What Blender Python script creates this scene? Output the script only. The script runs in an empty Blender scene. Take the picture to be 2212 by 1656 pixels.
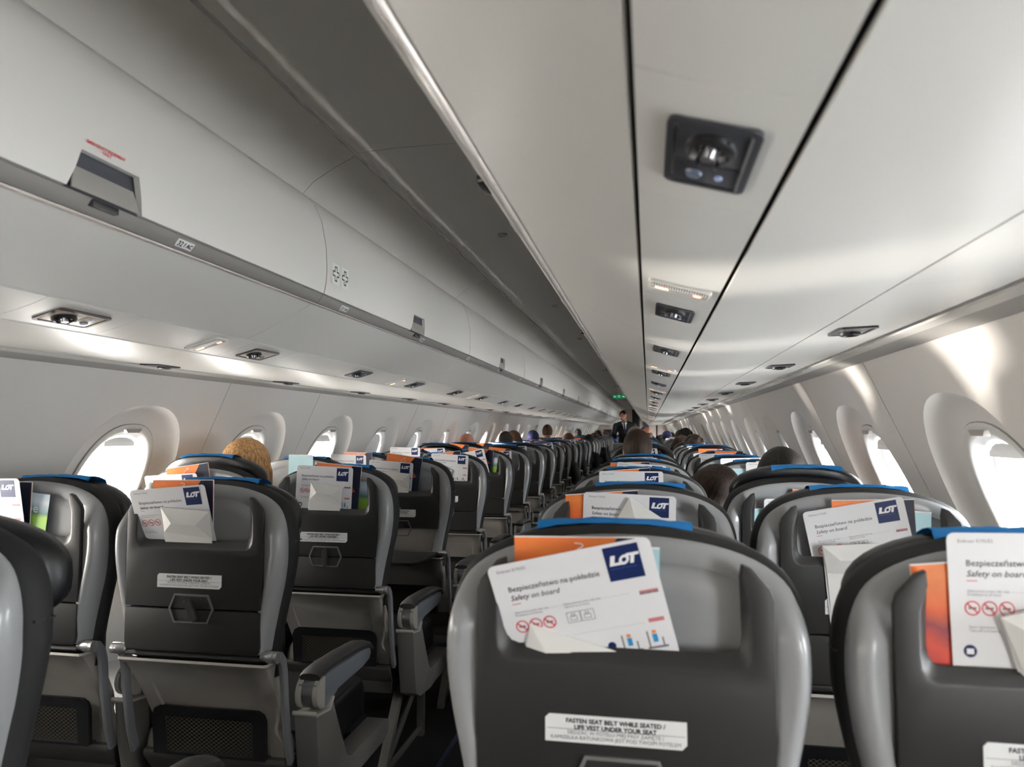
import bpy, bmesh, math, random
from mathutils import Vector, Matrix
PI = math.pi
random.seed(7)
SC = bpy.context.scene
COL = SC.collection
# ------------------------------------------------------------------ camera
cam_d = bpy.data.cameras.new('camera')
cam = bpy.data.objects.new('camera', cam_d)
COL.objects.link(cam)
SC.camera = cam
CAMZ = 1.25
yaw, pit, rol = 0.1815, 0.0634, 0.0016
fw = Vector((-math.sin(yaw) * math.cos(pit), math.cos(yaw) * math.cos(pit), math.sin(pit)))
r0 = Vector((math.cos(yaw), math.sin(yaw), 0))
u0 = r0.cross(fw)
rr = r0 * math.cos(rol) + u0 * math.sin(rol)
uu = -r0 * math.sin(rol) + u0 * math.cos(rol)
cam.matrix_world = Matrix(((rr.x, uu.x, -fw.x, 0), (rr.y, uu.y, -fw.y, 0), (rr.z, uu.z, -fw.z, CAMZ), (0, 0, 0, 1)))
cam_d.sensor_fit = 'HORIZONTAL'
cam_d.sensor_width = 36
cam_d.lens = 1600 / 2212 * 36
cam_d.clip_start = 0.02
cam_d.clip_end = 200
cam_d.dof.use_dof = True
cam_d.dof.focus_distance = 3.2
cam_d.dof.aperture_fstop = 6.0
# ------------------------------------------------------------------ world, sun, exposure
SC.view_settings.view_transform = 'Standard'
SC.view_settings.look = 'None'
SC.view_settings.exposure = 1.04
SC.view_settings.gamma = 1
SC.view_settings.use_curve_mapping = False
SC.cycles.use_denoising = True
SC.cycles.max_bounces = 8
SC.cycles.use_adaptive_sampling = True
SC.cycles.adaptive_threshold = 0.035
SC.cycles.diffuse_bounces = 6
SC.cycles.glossy_bounces = 3
SC.cycles.transparent_max_bounces = 10
SC.cycles.sample_clamp_indirect = 6
SC.cycles.caustics_reflective = False
w = bpy.data.worlds.new('world')
SC.world = w
w.use_nodes = True
nt = w.node_tree
bg = nt.nodes['Background']
tc = nt.nodes.new('ShaderNodeTexCoord')
sp = nt.nodes.new('ShaderNodeSeparateXYZ')
mr = nt.nodes.new('ShaderNodeMapRange')
mx = nt.nodes.new('ShaderNodeMix')
mx.data_type = 'RGBA'
nt.links.new(tc.outputs['Generated'], sp.inputs[0])
nt.links.new(sp.outputs[0], mr.inputs[0])
mr.inputs[1].default_value = -1
mr.inputs[2].default_value = 1
nt.links.new(mr.outputs[0], mx.inputs[0])
mx.inputs[6].default_value = (1.0, 0.92, 0.84, 1)
mx.inputs[7].default_value = (0.93, 0.96, 1.0, 1)
nt.links.new(mx.outputs[2], bg.inputs[0])
bg.inputs[1].default_value = 26
sun_d = bpy.data.lights.new('sun', 'SUN')
sun = bpy.data.objects.new('sun', sun_d)
COL.objects.link(sun)
sun_d.energy = 5.0
sun_d.angle = math.radians(2.2)
sun_d.color = (1.0, 0.93, 0.84)
sun.rotation_mode = 'QUATERNION'
sun.rotation_quaternion = Vector((1, -0.63, 0.155)).to_track_quat('-Z', 'Y')

# ------------------------------------------------------------------ materials
MATS = {}
def mat(name, col, rough=0.5, metal=0.0, emit=None, es=1.0, noise=0.0, nscale=200, bump=0.0, coat=0.0, sheen=0.0, spec=0.5):
    if name in MATS:
        return MATS[name]
    m = bpy.data.materials.new(name)
    m.use_nodes = True
    n = m.node_tree.nodes
    l = m.node_tree.links
    b = n['Principled BSDF']
    b.inputs['Base Color'].default_value = (*col, 1)
    b.inputs['Roughness'].default_value = rough
    b.inputs['Metallic'].default_value = metal
    b.inputs['Coat Weight'].default_value = coat
    b.inputs['Sheen Weight'].default_value = sheen
    b.inputs['Specular IOR Level'].default_value = spec
    if emit:
        b.inputs['Emission Color'].default_value = (*emit, 1)
        b.inputs['Emission Strength'].default_value = es
    if noise or bump:
        t = n.new('ShaderNodeTexNoise')
        t.inputs['Scale'].default_value = nscale
        t.inputs['Detail'].default_value = 3
        c = n.new('ShaderNodeTexCoord')
        l.new(c.outputs['Object'], t.inputs['Vector'])
        if noise:
            r = n.new('ShaderNodeValToRGB')
            r.color_ramp.elements[0].position = 0.3
            r.color_ramp.elements[1].position = 0.7
            r.color_ramp.elements[0].color = (*[max(0, x * (1 - noise)) for x in col], 1)
            r.color_ramp.elements[1].color = (*[min(1, x * (1 + noise)) for x in col], 1)
            l.new(t.outputs[0], r.inputs[0])
            l.new(r.outputs[0], b.inputs['Base Color'])
        if bump:
            bp = n.new('ShaderNodeBump')
            bp.inputs['Strength'].default_value = bump
            bp.inputs['Distance'].default_value = 0.001
            l.new(t.outputs[0], bp.inputs['Height'])
            l.new(bp.outputs[0], b.inputs['Normal'])
    MATS[name] = m
    return m

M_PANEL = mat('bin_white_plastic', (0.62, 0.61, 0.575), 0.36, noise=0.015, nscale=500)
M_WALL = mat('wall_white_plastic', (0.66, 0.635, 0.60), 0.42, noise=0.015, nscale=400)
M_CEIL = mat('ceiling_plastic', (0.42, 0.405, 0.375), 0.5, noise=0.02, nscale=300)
M_REV = mat('window_reveal_plastic', (0.86, 0.86, 0.85), 0.35)
M_FRAMEW = mat('window_frame_plastic', (0.60, 0.59, 0.56), 0.35)
M_DARKGAP = mat('dark_backing', (0.03, 0.028, 0.026), 0.8)
M_SEAL = mat('rubber_seal', (0.06, 0.055, 0.05), 0.5)
M_RAIL = mat('brushed_rail', (0.30, 0.29, 0.27), 0.38, metal=0.35)
M_RAILHI = mat('polished_rail', (0.78, 0.72, 0.66), 0.25, metal=0.7)
M_SHELL = mat('light_grey_seat_plastic', (0.27, 0.275, 0.28), 0.32, noise=0.03, nscale=900, coat=0.15)
M_SHELL2 = mat('warm_grey_seat_plastic', (0.30, 0.28, 0.25), 0.42, noise=0.03, nscale=900)
M_DPANEL = mat('charcoal_seat_plastic', (0.021, 0.020, 0.0195), 0.42, noise=0.06, nscale=1200, bump=0.15, spec=0.38)
M_DPANEL2 = mat('charcoal_table_plastic', (0.0185, 0.0178, 0.017), 0.44, noise=0.06, nscale=1200, bump=0.15, spec=0.38)
M_LEATHER = mat('black_leather', (0.007, 0.0075, 0.009), 0.38, bump=0.5, nscale=350, spec=0.5)
M_CLOTHB = mat('dark_fabric', (0.007, 0.007, 0.0075), 0.75, bump=0.4, nscale=600)
M_SIDE = mat('armrest_shroud_grey', (0.13, 0.125, 0.115), 0.42, noise=0.03, nscale=900)
M_PAD = mat('armrest_pad', (0.03, 0.029, 0.028), 0.45)
M_METAL = mat('satin_metal', (0.5, 0.49, 0.48), 0.3, metal=0.85)
M_CAPL = mat('armrest_ivory_ring', (0.36, 0.35, 0.31), 0.4)
M_LEG = mat('leg_paint', (0.12, 0.115, 0.105), 0.45)
M_BLACK = mat('black_plastic', (0.015, 0.015, 0.016), 0.35)
M_DUNIT = mat('unit_black', (0.035, 0.036, 0.042), 0.3)
M_BEIGEU = mat('unit_beige', (0.46, 0.40, 0.32), 0.35)
M_NET = mat('net_cord', (0.10, 0.085, 0.06), 0.6)
M_PAPER = mat('white_card', (0.76, 0.76, 0.77), 0.4)
M_BAG = mat('white_paper_bag', (0.70, 0.69, 0.66), 0.6, bump=0.5, nscale=60)
M_NAVY = mat('navy_print', (0.006, 0.016, 0.085), 0.5, spec=0.3)
M_WPRINT = mat('white_print', (0.85, 0.85, 0.85), 0.4)
M_BPRINT = mat('light_blue_print', (0.03, 0.10, 0.30), 0.4)
M_INK = mat('black_ink', (0.02, 0.02, 0.03), 0.5)
M_GINK = mat('grey_ink', (0.16, 0.16, 0.18), 0.5)
M_RINK = mat('red_ink', (0.55, 0.03, 0.04), 0.5)
M_BLUECL = mat('blue_headrest_cloth', (0.0, 0.17, 0.48), 0.65, bump=0.4, nscale=300)
M_STICK = mat('label_white', (0.72, 0.73, 0.72), 0.35)
M_LBLUE = mat('pale_blue_print', (0.42, 0.66, 0.72), 0.4)
M_PAGE = mat('page_paper', (0.75, 0.72, 0.68), 0.6)
M_CARPET = mat('carpet_dark', (0.004, 0.0042, 0.006), 0.95, noise=0.4, nscale=300)
M_BULK = mat('bulkhead_laminate', (0.55, 0.47, 0.43), 0.5, noise=0.05, nscale=6)
M_CURT = mat('curtain_cloth', (0.05, 0.05, 0.055), 0.85)
M_GREENS = mat('exit_sign_green', (0.0, 0.20, 0.07), 0.4, emit=(0.0, 0.30, 0.10), es=0.25)
M_ORANGEL = mat('sign_light_orange', (0.9, 0.2, 0.08), 0.4, emit=(1.0, 0.22, 0.10), es=2.2)
M_YELL = mat('sign_light_yellow', (0.9, 0.6, 0.2), 0.4, emit=(1.0, 0.62, 0.25), es=4.0)
M_BLUEG = mat('blue_glove', (0.01, 0.06, 0.35), 0.45)

def ramp_mat(name, stops, rough=0.35, axis=2, lo=-0.2, hi=0.0, wob=0.03):
    m = bpy.data.materials.new(name)
    m.use_nodes = True
    n, l = m.node_tree.nodes, m.node_tree.links
    b = n['Principled BSDF']
    b.inputs['Roughness'].default_value = rough
    c = n.new('ShaderNodeTexCoord')
    t = n.new('ShaderNodeTexNoise')
    t.inputs['Scale'].default_value = 14
    t.inputs['Detail'].default_value = 5
    l.new(c.outputs['Object'], t.inputs['Vector'])
    s = n.new('ShaderNodeSeparateXYZ')
    l.new(c.outputs['Object'], s.inputs[0])
    a = n.new('ShaderNodeMath')
    a.operation = 'MULTIPLY_ADD'
    l.new(t.outputs[0], a.inputs[0])
    a.inputs[1].default_value = wob * 2
    l.new(s.outputs[axis], a.inputs[2])
    r = n.new('ShaderNodeMapRange')
    l.new(a.outputs[0], r.inputs[0])
    r.inputs[1].default_value = lo
    r.inputs[2].default_value = hi
    cr = n.new('ShaderNodeValToRGB')
    e = cr.color_ramp.elements
    e[0].position, e[0].color = stops[0][0], (*stops[0][1], 1)
    e[1].position, e[1].color = stops[-1][0], (*stops[-1][1], 1)
    for p_, c_ in stops[1:-1]:
        x = e.new(p_)
        x.color = (*c_, 1)
    l.new(r.outputs[0], cr.inputs[0])
    l.new(cr.outputs[0], b.inputs['Base Color'])
    return m
M_SUNSET = ramp_mat('sunset_cover', [(0.0, (0.35, 0.02, 0.03)), (0.3, (0.62, 0.06, 0.03)), (0.45, (0.25, 0.03, 0.04)), (0.62, (0.72, 0.11, 0.02)), (0.85, (0.85, 0.24, 0.05)), (1.0, (0.82, 0.17, 0.04))], lo=-.10, hi=.055, wob=.045)
M_MEADOW = ramp_mat('meadow_cover', [(0.0, (0.10, 0.30, 0.02)), (0.45, (0.28, 0.50, 0.05)), (0.55, (0.10, 0.20, 0.14)), (0.66, (0.30, 0.42, 0.50)), (0.8, (0.62, 0.70, 0.75)), (1.0, (0.45, 0.58, 0.70))], lo=-0.11, hi=0.01, wob=0.008)

def glass_mat():
    m = bpy.data.materials.new('window_glass')
    m.use_nodes = True
    n, l = m.node_tree.nodes, m.node_tree.links
    n.remove(n['Principled BSDF'])
    o = n['Material Output']
    t = n.new('ShaderNodeBsdfTransparent')
    t.inputs[0].default_value = (0.96, 0.97, 0.97, 1)
    g = n.new('ShaderNodeBsdfGlossy')
    g.inputs[1].default_value = 0.02
    x = n.new('ShaderNodeMixShader')
    x.inputs[0].default_value = 0.03
    l.new(t.outputs[0], x.inputs[1])
    l.new(g.outputs[0], x.inputs[2])
    l.new(x.outputs[0], o.inputs[0])
    return m
M_GLASS = glass_mat()

def hair_mat(name, c1, c2):
    m = bpy.data.materials.new(name)
    m.use_nodes = True
    n, l = m.node_tree.nodes, m.node_tree.links
    b = n['Principled BSDF']
    b.inputs['Roughness'].default_value = 0.62
    b.inputs['Specular IOR Level'].default_value = 0.3
    c = n.new('ShaderNodeTexCoord')
    mp = n.new('ShaderNodeMapping')
    mp.inputs['Scale'].default_value = (150, 150, 5)
    t = n.new('ShaderNodeTexNoise')
    t.inputs['Scale'].default_value = 1
    t.inputs['Detail'].default_value = 4
    l.new(c.outputs['Object'], mp.inputs[0])
    l.new(mp.outputs[0], t.inputs['Vector'])
    cr = n.new('ShaderNodeValToRGB')
    cr.color_ramp.elements[0].position = 0.35
    cr.color_ramp.elements[1].position = 0.68
    cr.color_ramp.elements[0].color = (*c1, 1)
    cr.color_ramp.elements[1].color = (*c2, 1)
    l.new(t.outputs[0], cr.inputs[0])
    l.new(cr.outputs[0], b.inputs['Base Color'])
    bp = n.new('ShaderNodeBump')
    bp.inputs['Strength'].default_value = 0.6
    bp.inputs['Distance'].default_value = 0.004
    l.new(t.outputs[0], bp.inputs['Height'])
    l.new(bp.outputs[0], b.inputs['Normal'])
    return m

# ------------------------------------------------------------------ mesh helpers
class MB:
    def __init__(s):
        s.v, s.f = [], []
    def add(s, vs, fs):
        o = len(s.v)
        s.v += [tuple(p) for p in vs]
        s.f += [tuple(i + o for i in f) for f in fs]
        return s
    def box(s, x0, x1, y0, y1, z0, z1):
        return s.add([(x0, y0, z0), (x1, y0, z0), (x1, y1, z0), (x0, y1, z0), (x0, y0, z1), (x1, y0, z1), (x1, y1, z1), (x0, y1, z1)],
                     [(0, 3, 2, 1), (4, 5, 6, 7), (0, 1, 5, 4), (1, 2, 6, 5), (2, 3, 7, 6), (3, 0, 4, 7)])
    def loft(s, rings, closed=True, cap0=True, cap1=True):
        n = len(rings[0])
        vs = [p for r in rings for p in r]
        fs = []
        for a in range(len(rings) - 1):
            for i in range(n if closed else n - 1):
                j = (i + 1) % n
                fs.append((a * n + i, a * n + j, (a + 1) * n + j, (a + 1) * n + i))
        if closed and cap0:
            fs.append(tuple(reversed(range(n))))
        if closed and cap1:
            fs.append(tuple(range((len(rings) - 1) * n, len(rings) * n)))
        return s.add(vs, fs)
    def prism(s, poly, y0, y1, inset=0.0):
        """poly of (x,z) extruded along y."""
        return s.loft([[(x, y0, z) for x, z in poly], [(x, y1, z) for x, z in poly]])
    def tube(s, path, r, n=8, flat=1.0):
        rings = []
        P = [Vector(p) for p in path]
        R = r if isinstance(r, (list, tuple)) else [r] * len(P)
        for i, p in enumerate(P):
            d = (P[min(i + 1, len(P) - 1)] - P[max(i - 1, 0)]).normalized()
            ref = Vector((1, 0, 0)) if abs(d.x) < 0.9 else Vector((0, 1, 0))
            a = d.cross(ref).normalized()
            b = d.cross(a)
            rings.append([p + (a * math.cos(2 * PI * k / n) + b * math.sin(2 * PI * k / n) * flat) * R[i] for k in range(n)])
        return s.loft(rings)
    def ell(s, c, r, nu=16, nv=10, M=None):
        rings = []
        for i in range(1, nv):
            t = PI * i / nv
            ring = []
            for k in range(nu):
                a = 2 * PI * k / nu
                p = Vector((r[0] * math.sin(t) * math.cos(a), r[1] * math.sin(t) * math.sin(a), r[2] * math.cos(t)))
                if M:
                    p = M @ p
                ring.append(p + Vector(c))
            rings.append(ring)
        top = Vector((0, 0, r[2])); bot = Vector((0, 0, -r[2]))
        if M:
            top, bot = M @ top, M @ bot
        o = len(s.v)
        s.loft(rings, cap0=False, cap1=False)
        s.v += [tuple(top + Vector(c)), tuple(bot + Vector(c))]
        T, B = len(s.v) - 2, len(s.v) - 1
        L = o + (nv - 2) * nu
        for k in range(nu):
            s.f.append((T, o + k, o + (k + 1) % nu))
            s.f.append((B, L + (k + 1) % nu, L + k))
        return s
    def mesh(s, name, mats, smooth=True, bevel=0.0, segs=2, angle=35, fmats=None, recalc=True, remesh=0):
        me = bpy.data.meshes.new(name)
        me.from_pydata(s.v, [], s.f)
        if fmats:
            for p_, k in zip(me.polygons, fmats):
                p_.material_index = k
        bm = bmesh.new()
        bm.from_mesh(me)
        if recalc:
            bmesh.ops.recalc_face_normals(bm, faces=bm.faces)
        if bevel:
            es = [e for e in bm.edges if len(e.link_faces) == 2 and e.calc_face_angle(0) > math.radians(30)]
            bmesh.ops.bevel(bm, geom=es, offset=bevel, segments=segs, affect='EDGES', profile=0.6, clamp_overlap=True)
        bm.to_mesh(me)
        bm.free()
        if not isinstance(mats, (list, tuple)):
            mats = [mats]
        for m_ in mats:
            me.materials.append(m_)
        if smooth:
            me.shade_smooth()
            try:
                me.set_sharp_from_angle(angle=math.radians(angle))
            except Exception:
                pass
        return me

def obj(name, me, parent=None, M=None, **kw):
    o = bpy.data.objects.new(name, me)
    COL.objects.link(o)
    if parent is not None:
        o.parent = parent
    if M is not None:
        o.matrix_local = M if isinstance(M, Matrix) else Matrix.Translation(M)
    for k, v in kw.items():
        if v is not None:
            o[k] = v
    return o
def T(x, y, z):
    return Matrix.Translation((x, y, z))
def RX(a):
    return Matrix.Rotation(a, 4, 'X')
def RY(a):
    return Matrix.Rotation(a, 4, 'Y')
def RZ(a):
    return Matrix.Rotation(a, 4, 'Z')

TXT = {}
def text_mesh(body, size, m, shear=0.0, bold=0.0, align='LEFT', wide=1.0, spacing=1.0):
    key = (body, size, m.name, shear, bold, align, wide, spacing)
    if key in TXT:
        return TXT[key]
    cu = bpy.data.curves.new('lettering', 'FONT')
    cu.body = body
    cu.size = size
    cu.shear = shear
    cu.offset = bold
    cu.align_x = align
    cu.space_character = spacing
    cu.resolution_u = 2
    o = bpy.data.objects.new('lettering_tmp', cu)
    COL.objects.link(o)
    dg = bpy.context.evaluated_depsgraph_get()
    me = bpy.data.meshes.new_from_object(o.evaluated_get(dg))
    bpy.data.objects.remove(o)
    bpy.data.curves.remove(cu)
    # text lies in xy: stand it up in xz facing -y
    me.transform(Matrix.Rotation(PI / 2, 4, 'X') @ Matrix.Diagonal((wide, 1, 1, 1)))
    me.materials.clear()
    me.materials.append(m)
    TXT[key] = me
    return me

def flat_quad(x0, x1, z0, z1, y=0.0):
    return [(x0, y, z0), (x1, y, z0), (x1, y, z1), (x0, y, z1)], [(0, 1, 2, 3)]

# ------------------------------------------------------------------ cabin shell
XC = -0.569
Y0C, Y1C = -2.6, 27.3
ORD = ['first', 'second', 'third', 'fourth', 'fifth', 'sixth', 'seventh', 'eighth', 'ninth', 'tenth', 'eleventh', 'twelfth', 'thirteenth', 'fourteenth', 'fifteenth', 'sixteenth']

def dW(z):
    if z >= 1.05:
        return 1.28 - 0.45 * (z - 1.25)
    if z >= 0.75:
        t = z - 0.75
        return 1.4375 - 0.75 * t * t
    return 1.4375 - 0.22 * (0.75 - z) ** 2
def P(side, d, y, z):
    return (XC + side * d, y, z)

floor_m = MB().box(-2.2, 1.1, Y0C - .1, Y1C + 1.0, -0.05, 0).mesh('floor', M_CARPET, smooth=False)
fl = obj('floor', floor_m, kind='structure')
trk = MB().box(-.01, .01, Y0C, Y1C, 0.0, 0.004).mesh('floor_light_strip', mat('track_blue', (0.015, 0.02, 0.05), 0.5), smooth=False)
for x in (-0.78, -0.36):
    obj('floor_strip', trk, fl, T(x, 0, 0))

def sweep(prof, y0, y1, m, side, name='panel', smooth=True, thick=0.006, bevel=0.0, ny=1):
    """profile of (d,z) swept along y, with a little thickness away from the cabin."""
    mb = MB()
    n = len(prof)
    outer = []
    for i, (d, z) in enumerate(prof):
        a = prof[max(i - 1, 0)]; b = prof[min(i + 1, n - 1)]
        tx, tz = b[0] - a[0], b[1] - a[1]
        L = math.hypot(tx, tz) or 1
        outer.append((d - tz / L * thick * -1 if False else d + abs(tz) / L * thick, z + abs(tx) / L * thick))
    loop = list(prof) + outer[::-1]
    ys = [y0 + (y1 - y0) * k / ny for k in range(ny + 1)]
    mb.loft([[P(side, d, y, z) for d, z in loop] for y in ys])
    return mb.mesh(name, m, smooth=smooth, angle=25, bevel=bevel)

# --- side walls with windows
WA, WB, WZ = 0.20, 0.255, 1.015      # frame outer half sizes, window centre height
NEXP = 2.4
def sup(t, a, b, n=NEXP):
    c, s = math.cos(t), math.sin(t)
    return a * math.copysign(abs(c) ** (2 / n), c), b * math.copysign(abs(s) ** (2 / n), s)
PZ0, PZ1, HW = 0.70, 1.452, 0.4425
def cell_mesh(side, e0, e1):
    """one window bay: pressed panel with scoop round a hole. e0/e1 = joint gap on low/high y side."""
    y_lo, y_hi = -HW + e0, HW - e1
    z_lo, z_hi = PZ0 - WZ, PZ1 - WZ
    N = 56
    ts = [2 * PI * k / N for k in range(N)]
    corners = [math.atan2(z, y) % (2 * PI) for y in (y_lo, y_hi) for z in (z_lo, z_hi)]
    for c in corners:
        k = min(range(N), key=lambda i: abs(ts[i] - c))
        ts[k] = c
    SA, SB = 0.295, 0.325
    rings = []
    def pt(y, z, dep):
        zz = WZ + z
        return P(side, dW(zz) + dep, y, zz)
    def ray_to(t, a, b):
        c, s = math.cos(t), math.sin(t)
        r = (abs(c / a) ** NEXP + abs(s / b) ** NEXP) ** (-1 / NEXP)
        return r * c, r * s
    def rect(t):
        c, s = math.cos(t), math.sin(t)
        k = 1e9
        if c > 1e-9: k = min(k, y_hi / c)
        if c < -1e-9: k = min(k, y_lo / c)
        if s > 1e-9: k = min(k, z_hi / s)
        if s < -1e-9: k = min(k, z_lo / s)
        return k * c, k * s
    DEP = 0.045
    seq = [(0.0, DEP), (0.35, DEP * .98), (0.65, DEP * .86), (0.82, DEP * .6), (0.92, DEP * .3), (0.97, DEP * .1), (1.0, 0.0)]
    for f, dep in seq:
        ring = []
        for t in ts:
            a = ray_to(t, WA, WB); b = ray_to(t, SA, SB)
            ring.append(pt(a[0] + (b[0] - a[0]) * f, a[1] + (b[1] - a[1]) * f, dep))
        rings.append(ring)
    for f in (0.15, 0.4, 0.7, 1.0):
        ring = []
        for t in ts:
            b = ray_to(t, SA, SB); c = rect(t)
            ring.append(pt(b[0] + (c[0] - b[0]) * f, b[1] + (c[1] - b[1]) * f, 0))
        rings.append(ring)
    # hem turned outwards round the bay
    rings.append([(p[0] + side * 0.012, p[1], p[2]) for p in rings[-1]])
    rings.insert(0, [(p[0] + side * 0.012, p[1], p[2]) for p in rings[0]])
    mb = MB().loft(rings, cap0=False, cap1=False)
    return mb.mesh('wall_panel', M_WALL, angle=40)

def ringpts(side, a, b, dep, n=48):
    out = []
    for k in range(n):
        y, z = sup(2 * PI * k / n, a, b)
        zz = WZ + z
        out.append(P(side, dW(WZ) - 0.45 * 0 + (dW(zz) - dW(WZ)) + dep, y, zz))
    return out
def win_meshes(side):
    D = {}
    D['frame'] = MB().loft([ringpts(side, WA + .001, WB + .001, .046), ringpts(side, WA, WB, .040), ringpts(side, WA - .006, WB - .006, .038),
                            ringpts(side, .180, .232, .041), ringpts(side, .176, .228, .046)], cap0=False, cap1=False).mesh('window_frame', M_FRAMEW, angle=50)
    D['rim'] = MB().loft([ringpts(side, WA + .004, WB + .004, .047), ringpts(side, WA + .003, WB + .003, .0425), ringpts(side, WA, WB, .041)], cap0=False, cap1=False).mesh('rim_gasket', mat('gasket_grey', (0.22, 0.21, 0.20), 0.5))
    D['reveal'] = MB().loft([ringpts(side, .176, .228, .046), ringpts(side, .166, .220, .053), ringpts(side, .160, .214, .080)], cap0=False, cap1=False).mesh('window_reveal', M_REV)
    D['seal'] = MB().loft([ringpts(side, .160, .214, .080), ringpts(side, .159, .213, .084)], cap0=False, cap1=False).mesh('window_seal', M_SEAL)
    D['reveal2'] = MB().loft([ringpts(side, .160, .213, .083), ringpts(side, .153, .207, .110), ringpts(side, .150, .204, .113), ringpts(side, .147, .200, .140)], cap0=False, cap1=False).mesh('outer_reveal', M_REV)
    D['skin'] = MB().loft([ringpts(side, .147, .200, .140), ringpts(side, .26, .30, .142)], cap0=False, cap1=False).mesh('outer_skin_ring', M_REV)
    g = MB()
    g.add(ringpts(side, .159, .213, .082), [tuple(range(48))])
    D['pane'] = g.mesh('window_pane', M_GLASS, recalc=False)
    zt = WZ + .198
    def q(y, z, dep): return P(side, dW(z) + dep, y, z)
    h = MB().add([q(-.045, WZ + .238, .030), q(.045, WZ + .238, .030), q(.032, WZ + .224, .026), q(-.032, WZ + .224, .026),
                  q(-.045, WZ + .238, .042), q(.045, WZ + .238, .042), q(.032, WZ + .224, .042), q(-.032, WZ + .224, .042)],
                 [(0, 1, 2, 3), (0, 4, 5, 1), (3, 2, 6, 7), (0, 3, 7, 4), (1, 5, 6, 2)])
    D['handle'] = h.mesh('shade_handle', mat('handle_grey', (0.30, 0.28, 0.25), 0.4), bevel=.002)
    return D
def shade_mesh(side, drop):
    """pull-down shade closing the top part of the opening."""
    pts = []
    zcut = 0.205 - drop * 0.40
    n = 40
    ring = [sup(2 * PI * k / n, .156, .208) for k in range(n)]
    poly = [p for p in ring if p[1] >= zcut]
    poly.sort(key=lambda p: math.atan2(p[1] - zcut + 1e-6, p[0]))
    xs = max(p[0] for p in poly)
    poly = [(xs, zcut)] + poly + [(-xs, zcut)]
    a = [P(side, dW(WZ + z) + .070, y, WZ + z) for y, z in poly]
    b = [P(side, dW(WZ + z) + .074, y, WZ + z) for y, z in poly]
    mb = MB().loft([a, b])
    mb.box(*sorted((XC + side * (dW(WZ + zcut) + .064), XC + side * (dW(WZ + zcut) + .076))), -xs * .98, xs * .98, WZ + zcut - .006, WZ + zcut + .008)
    return mb.mesh('window_shade', M_REV, smooth=False)

WIN0 = {-1: 2.46, 1: 1.87}
wn = 0
portal_idx = 0
for side, sname in ((-1, 'left'), (1, 'right')):
    low = [(dW(z), z) for z in [0.0, .15, .3, .45, .6, PZ0 + .004]]
    wall = obj('wall_' + sname, sweep(low, Y0C, Y1C, M_WALL, side, 'wall_' + sname, thick=.01), kind='structure')
    WM = win_meshes(side)
    cells = {k: cell_mesh(side, *k) for k in ((0, .0022), (.0022, 0), (.0022, .0022))}
    seal = MB()
    prof = [(dW(z), z) for z in [.66, .8, .95, 1.05, 1.2, 1.35, 1.46]]
    for i in range(len(prof) - 1):
        (d0, z0), (d1, z1) = prof[i], prof[i + 1]
        seal.add([P(side, d0 + .013, -.02, z0), P(side, d0 + .013, .02, z0), P(side, d1 + .013, .02, z1), P(side, d1 + .013, -.02, z1)], [(0, 1, 2, 3)])
    seal_me = seal.mesh('joint_seal', M_SEAL, recalc=False)
    kmin = math.ceil((Y0C + HW - WIN0[side]) / .885)
    k = kmin
    y = WIN0[side] + k * .885
    # end filler panels
    obj('wall_panel', sweep([(dW(z), z) for z in (PZ0, .9, 1.05, 1.25, PZ1)], Y0C, y - HW, M_WALL, side), wall)
    lab = 0
    while y + HW < Y1C:
        ph = k % 3
        # pattern: window index 1,4,7 single bay; 2-3, 5-6 share a wide panel
        e0 = .0022 if ph in (1, 2) else 0
        e1 = .0022 if ph in (1, 0) else 0
        obj('wall_panel', cells[(e0, e1)], wall, T(0, y, 0))
        if e1:
            obj('joint_seal', seal_me, wall, T(0, y + HW, 0))
        wn += 1
        w_ = obj('window_%d' % wn, WM['frame'], None, T(0, y, 0), kind='structure')
        obj('rim_gasket', WM['rim'], w_)
        obj('window_reveal', WM['reveal'], w_)
        obj('window_seal', WM['seal'], w_)
        obj('outer_reveal', WM['reveal2'], w_)
        obj('outer_ring', WM['skin'], w_)
        obj('window_pane', WM['pane'], w_)
        obj('shade_handle', WM['handle'], w_)
        drop = {(-1, 0): .06, (-1, 1): .10, (-1, 2): .08, (-1, 3): .42, (-1, 4): .45, (1, 0): .06, (1, 1): .07, (1, 2): .07, (1, 3): .62}.get((side, k), [.06, .08, .3, .05, .5, .1, .9][(k * 5 + (side > 0) * 3) % 7])
        obj('window_shade', shade_mesh(side, drop), w_)
        if -2 < y < 16:
            ld = bpy.data.lights.new('window_portal', 'AREA')
            ld.shape = 'RECTANGLE'
            ld.size = .28
            ld.size_y = .38
            ld.cycles.is_portal = True
            lo = bpy.data.objects.new('window_portal', ld)
            COL.objects.link(lo)
            lo.location = P(side, dW(WZ) + .15, y, WZ)
            lo.rotation_mode = 'QUATERNION'
            lo.rotation_quaternion = Vector((-side, 0, -0.42)).to_track_quat('-Z', 'Y')
        k += 1
        y += .885
    obj('wall_panel', sweep([(dW(z), z) for z in (PZ0, .9, 1.05, 1.25, PZ1)], y - HW, Y1C, M_WALL, side), wall)

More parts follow.
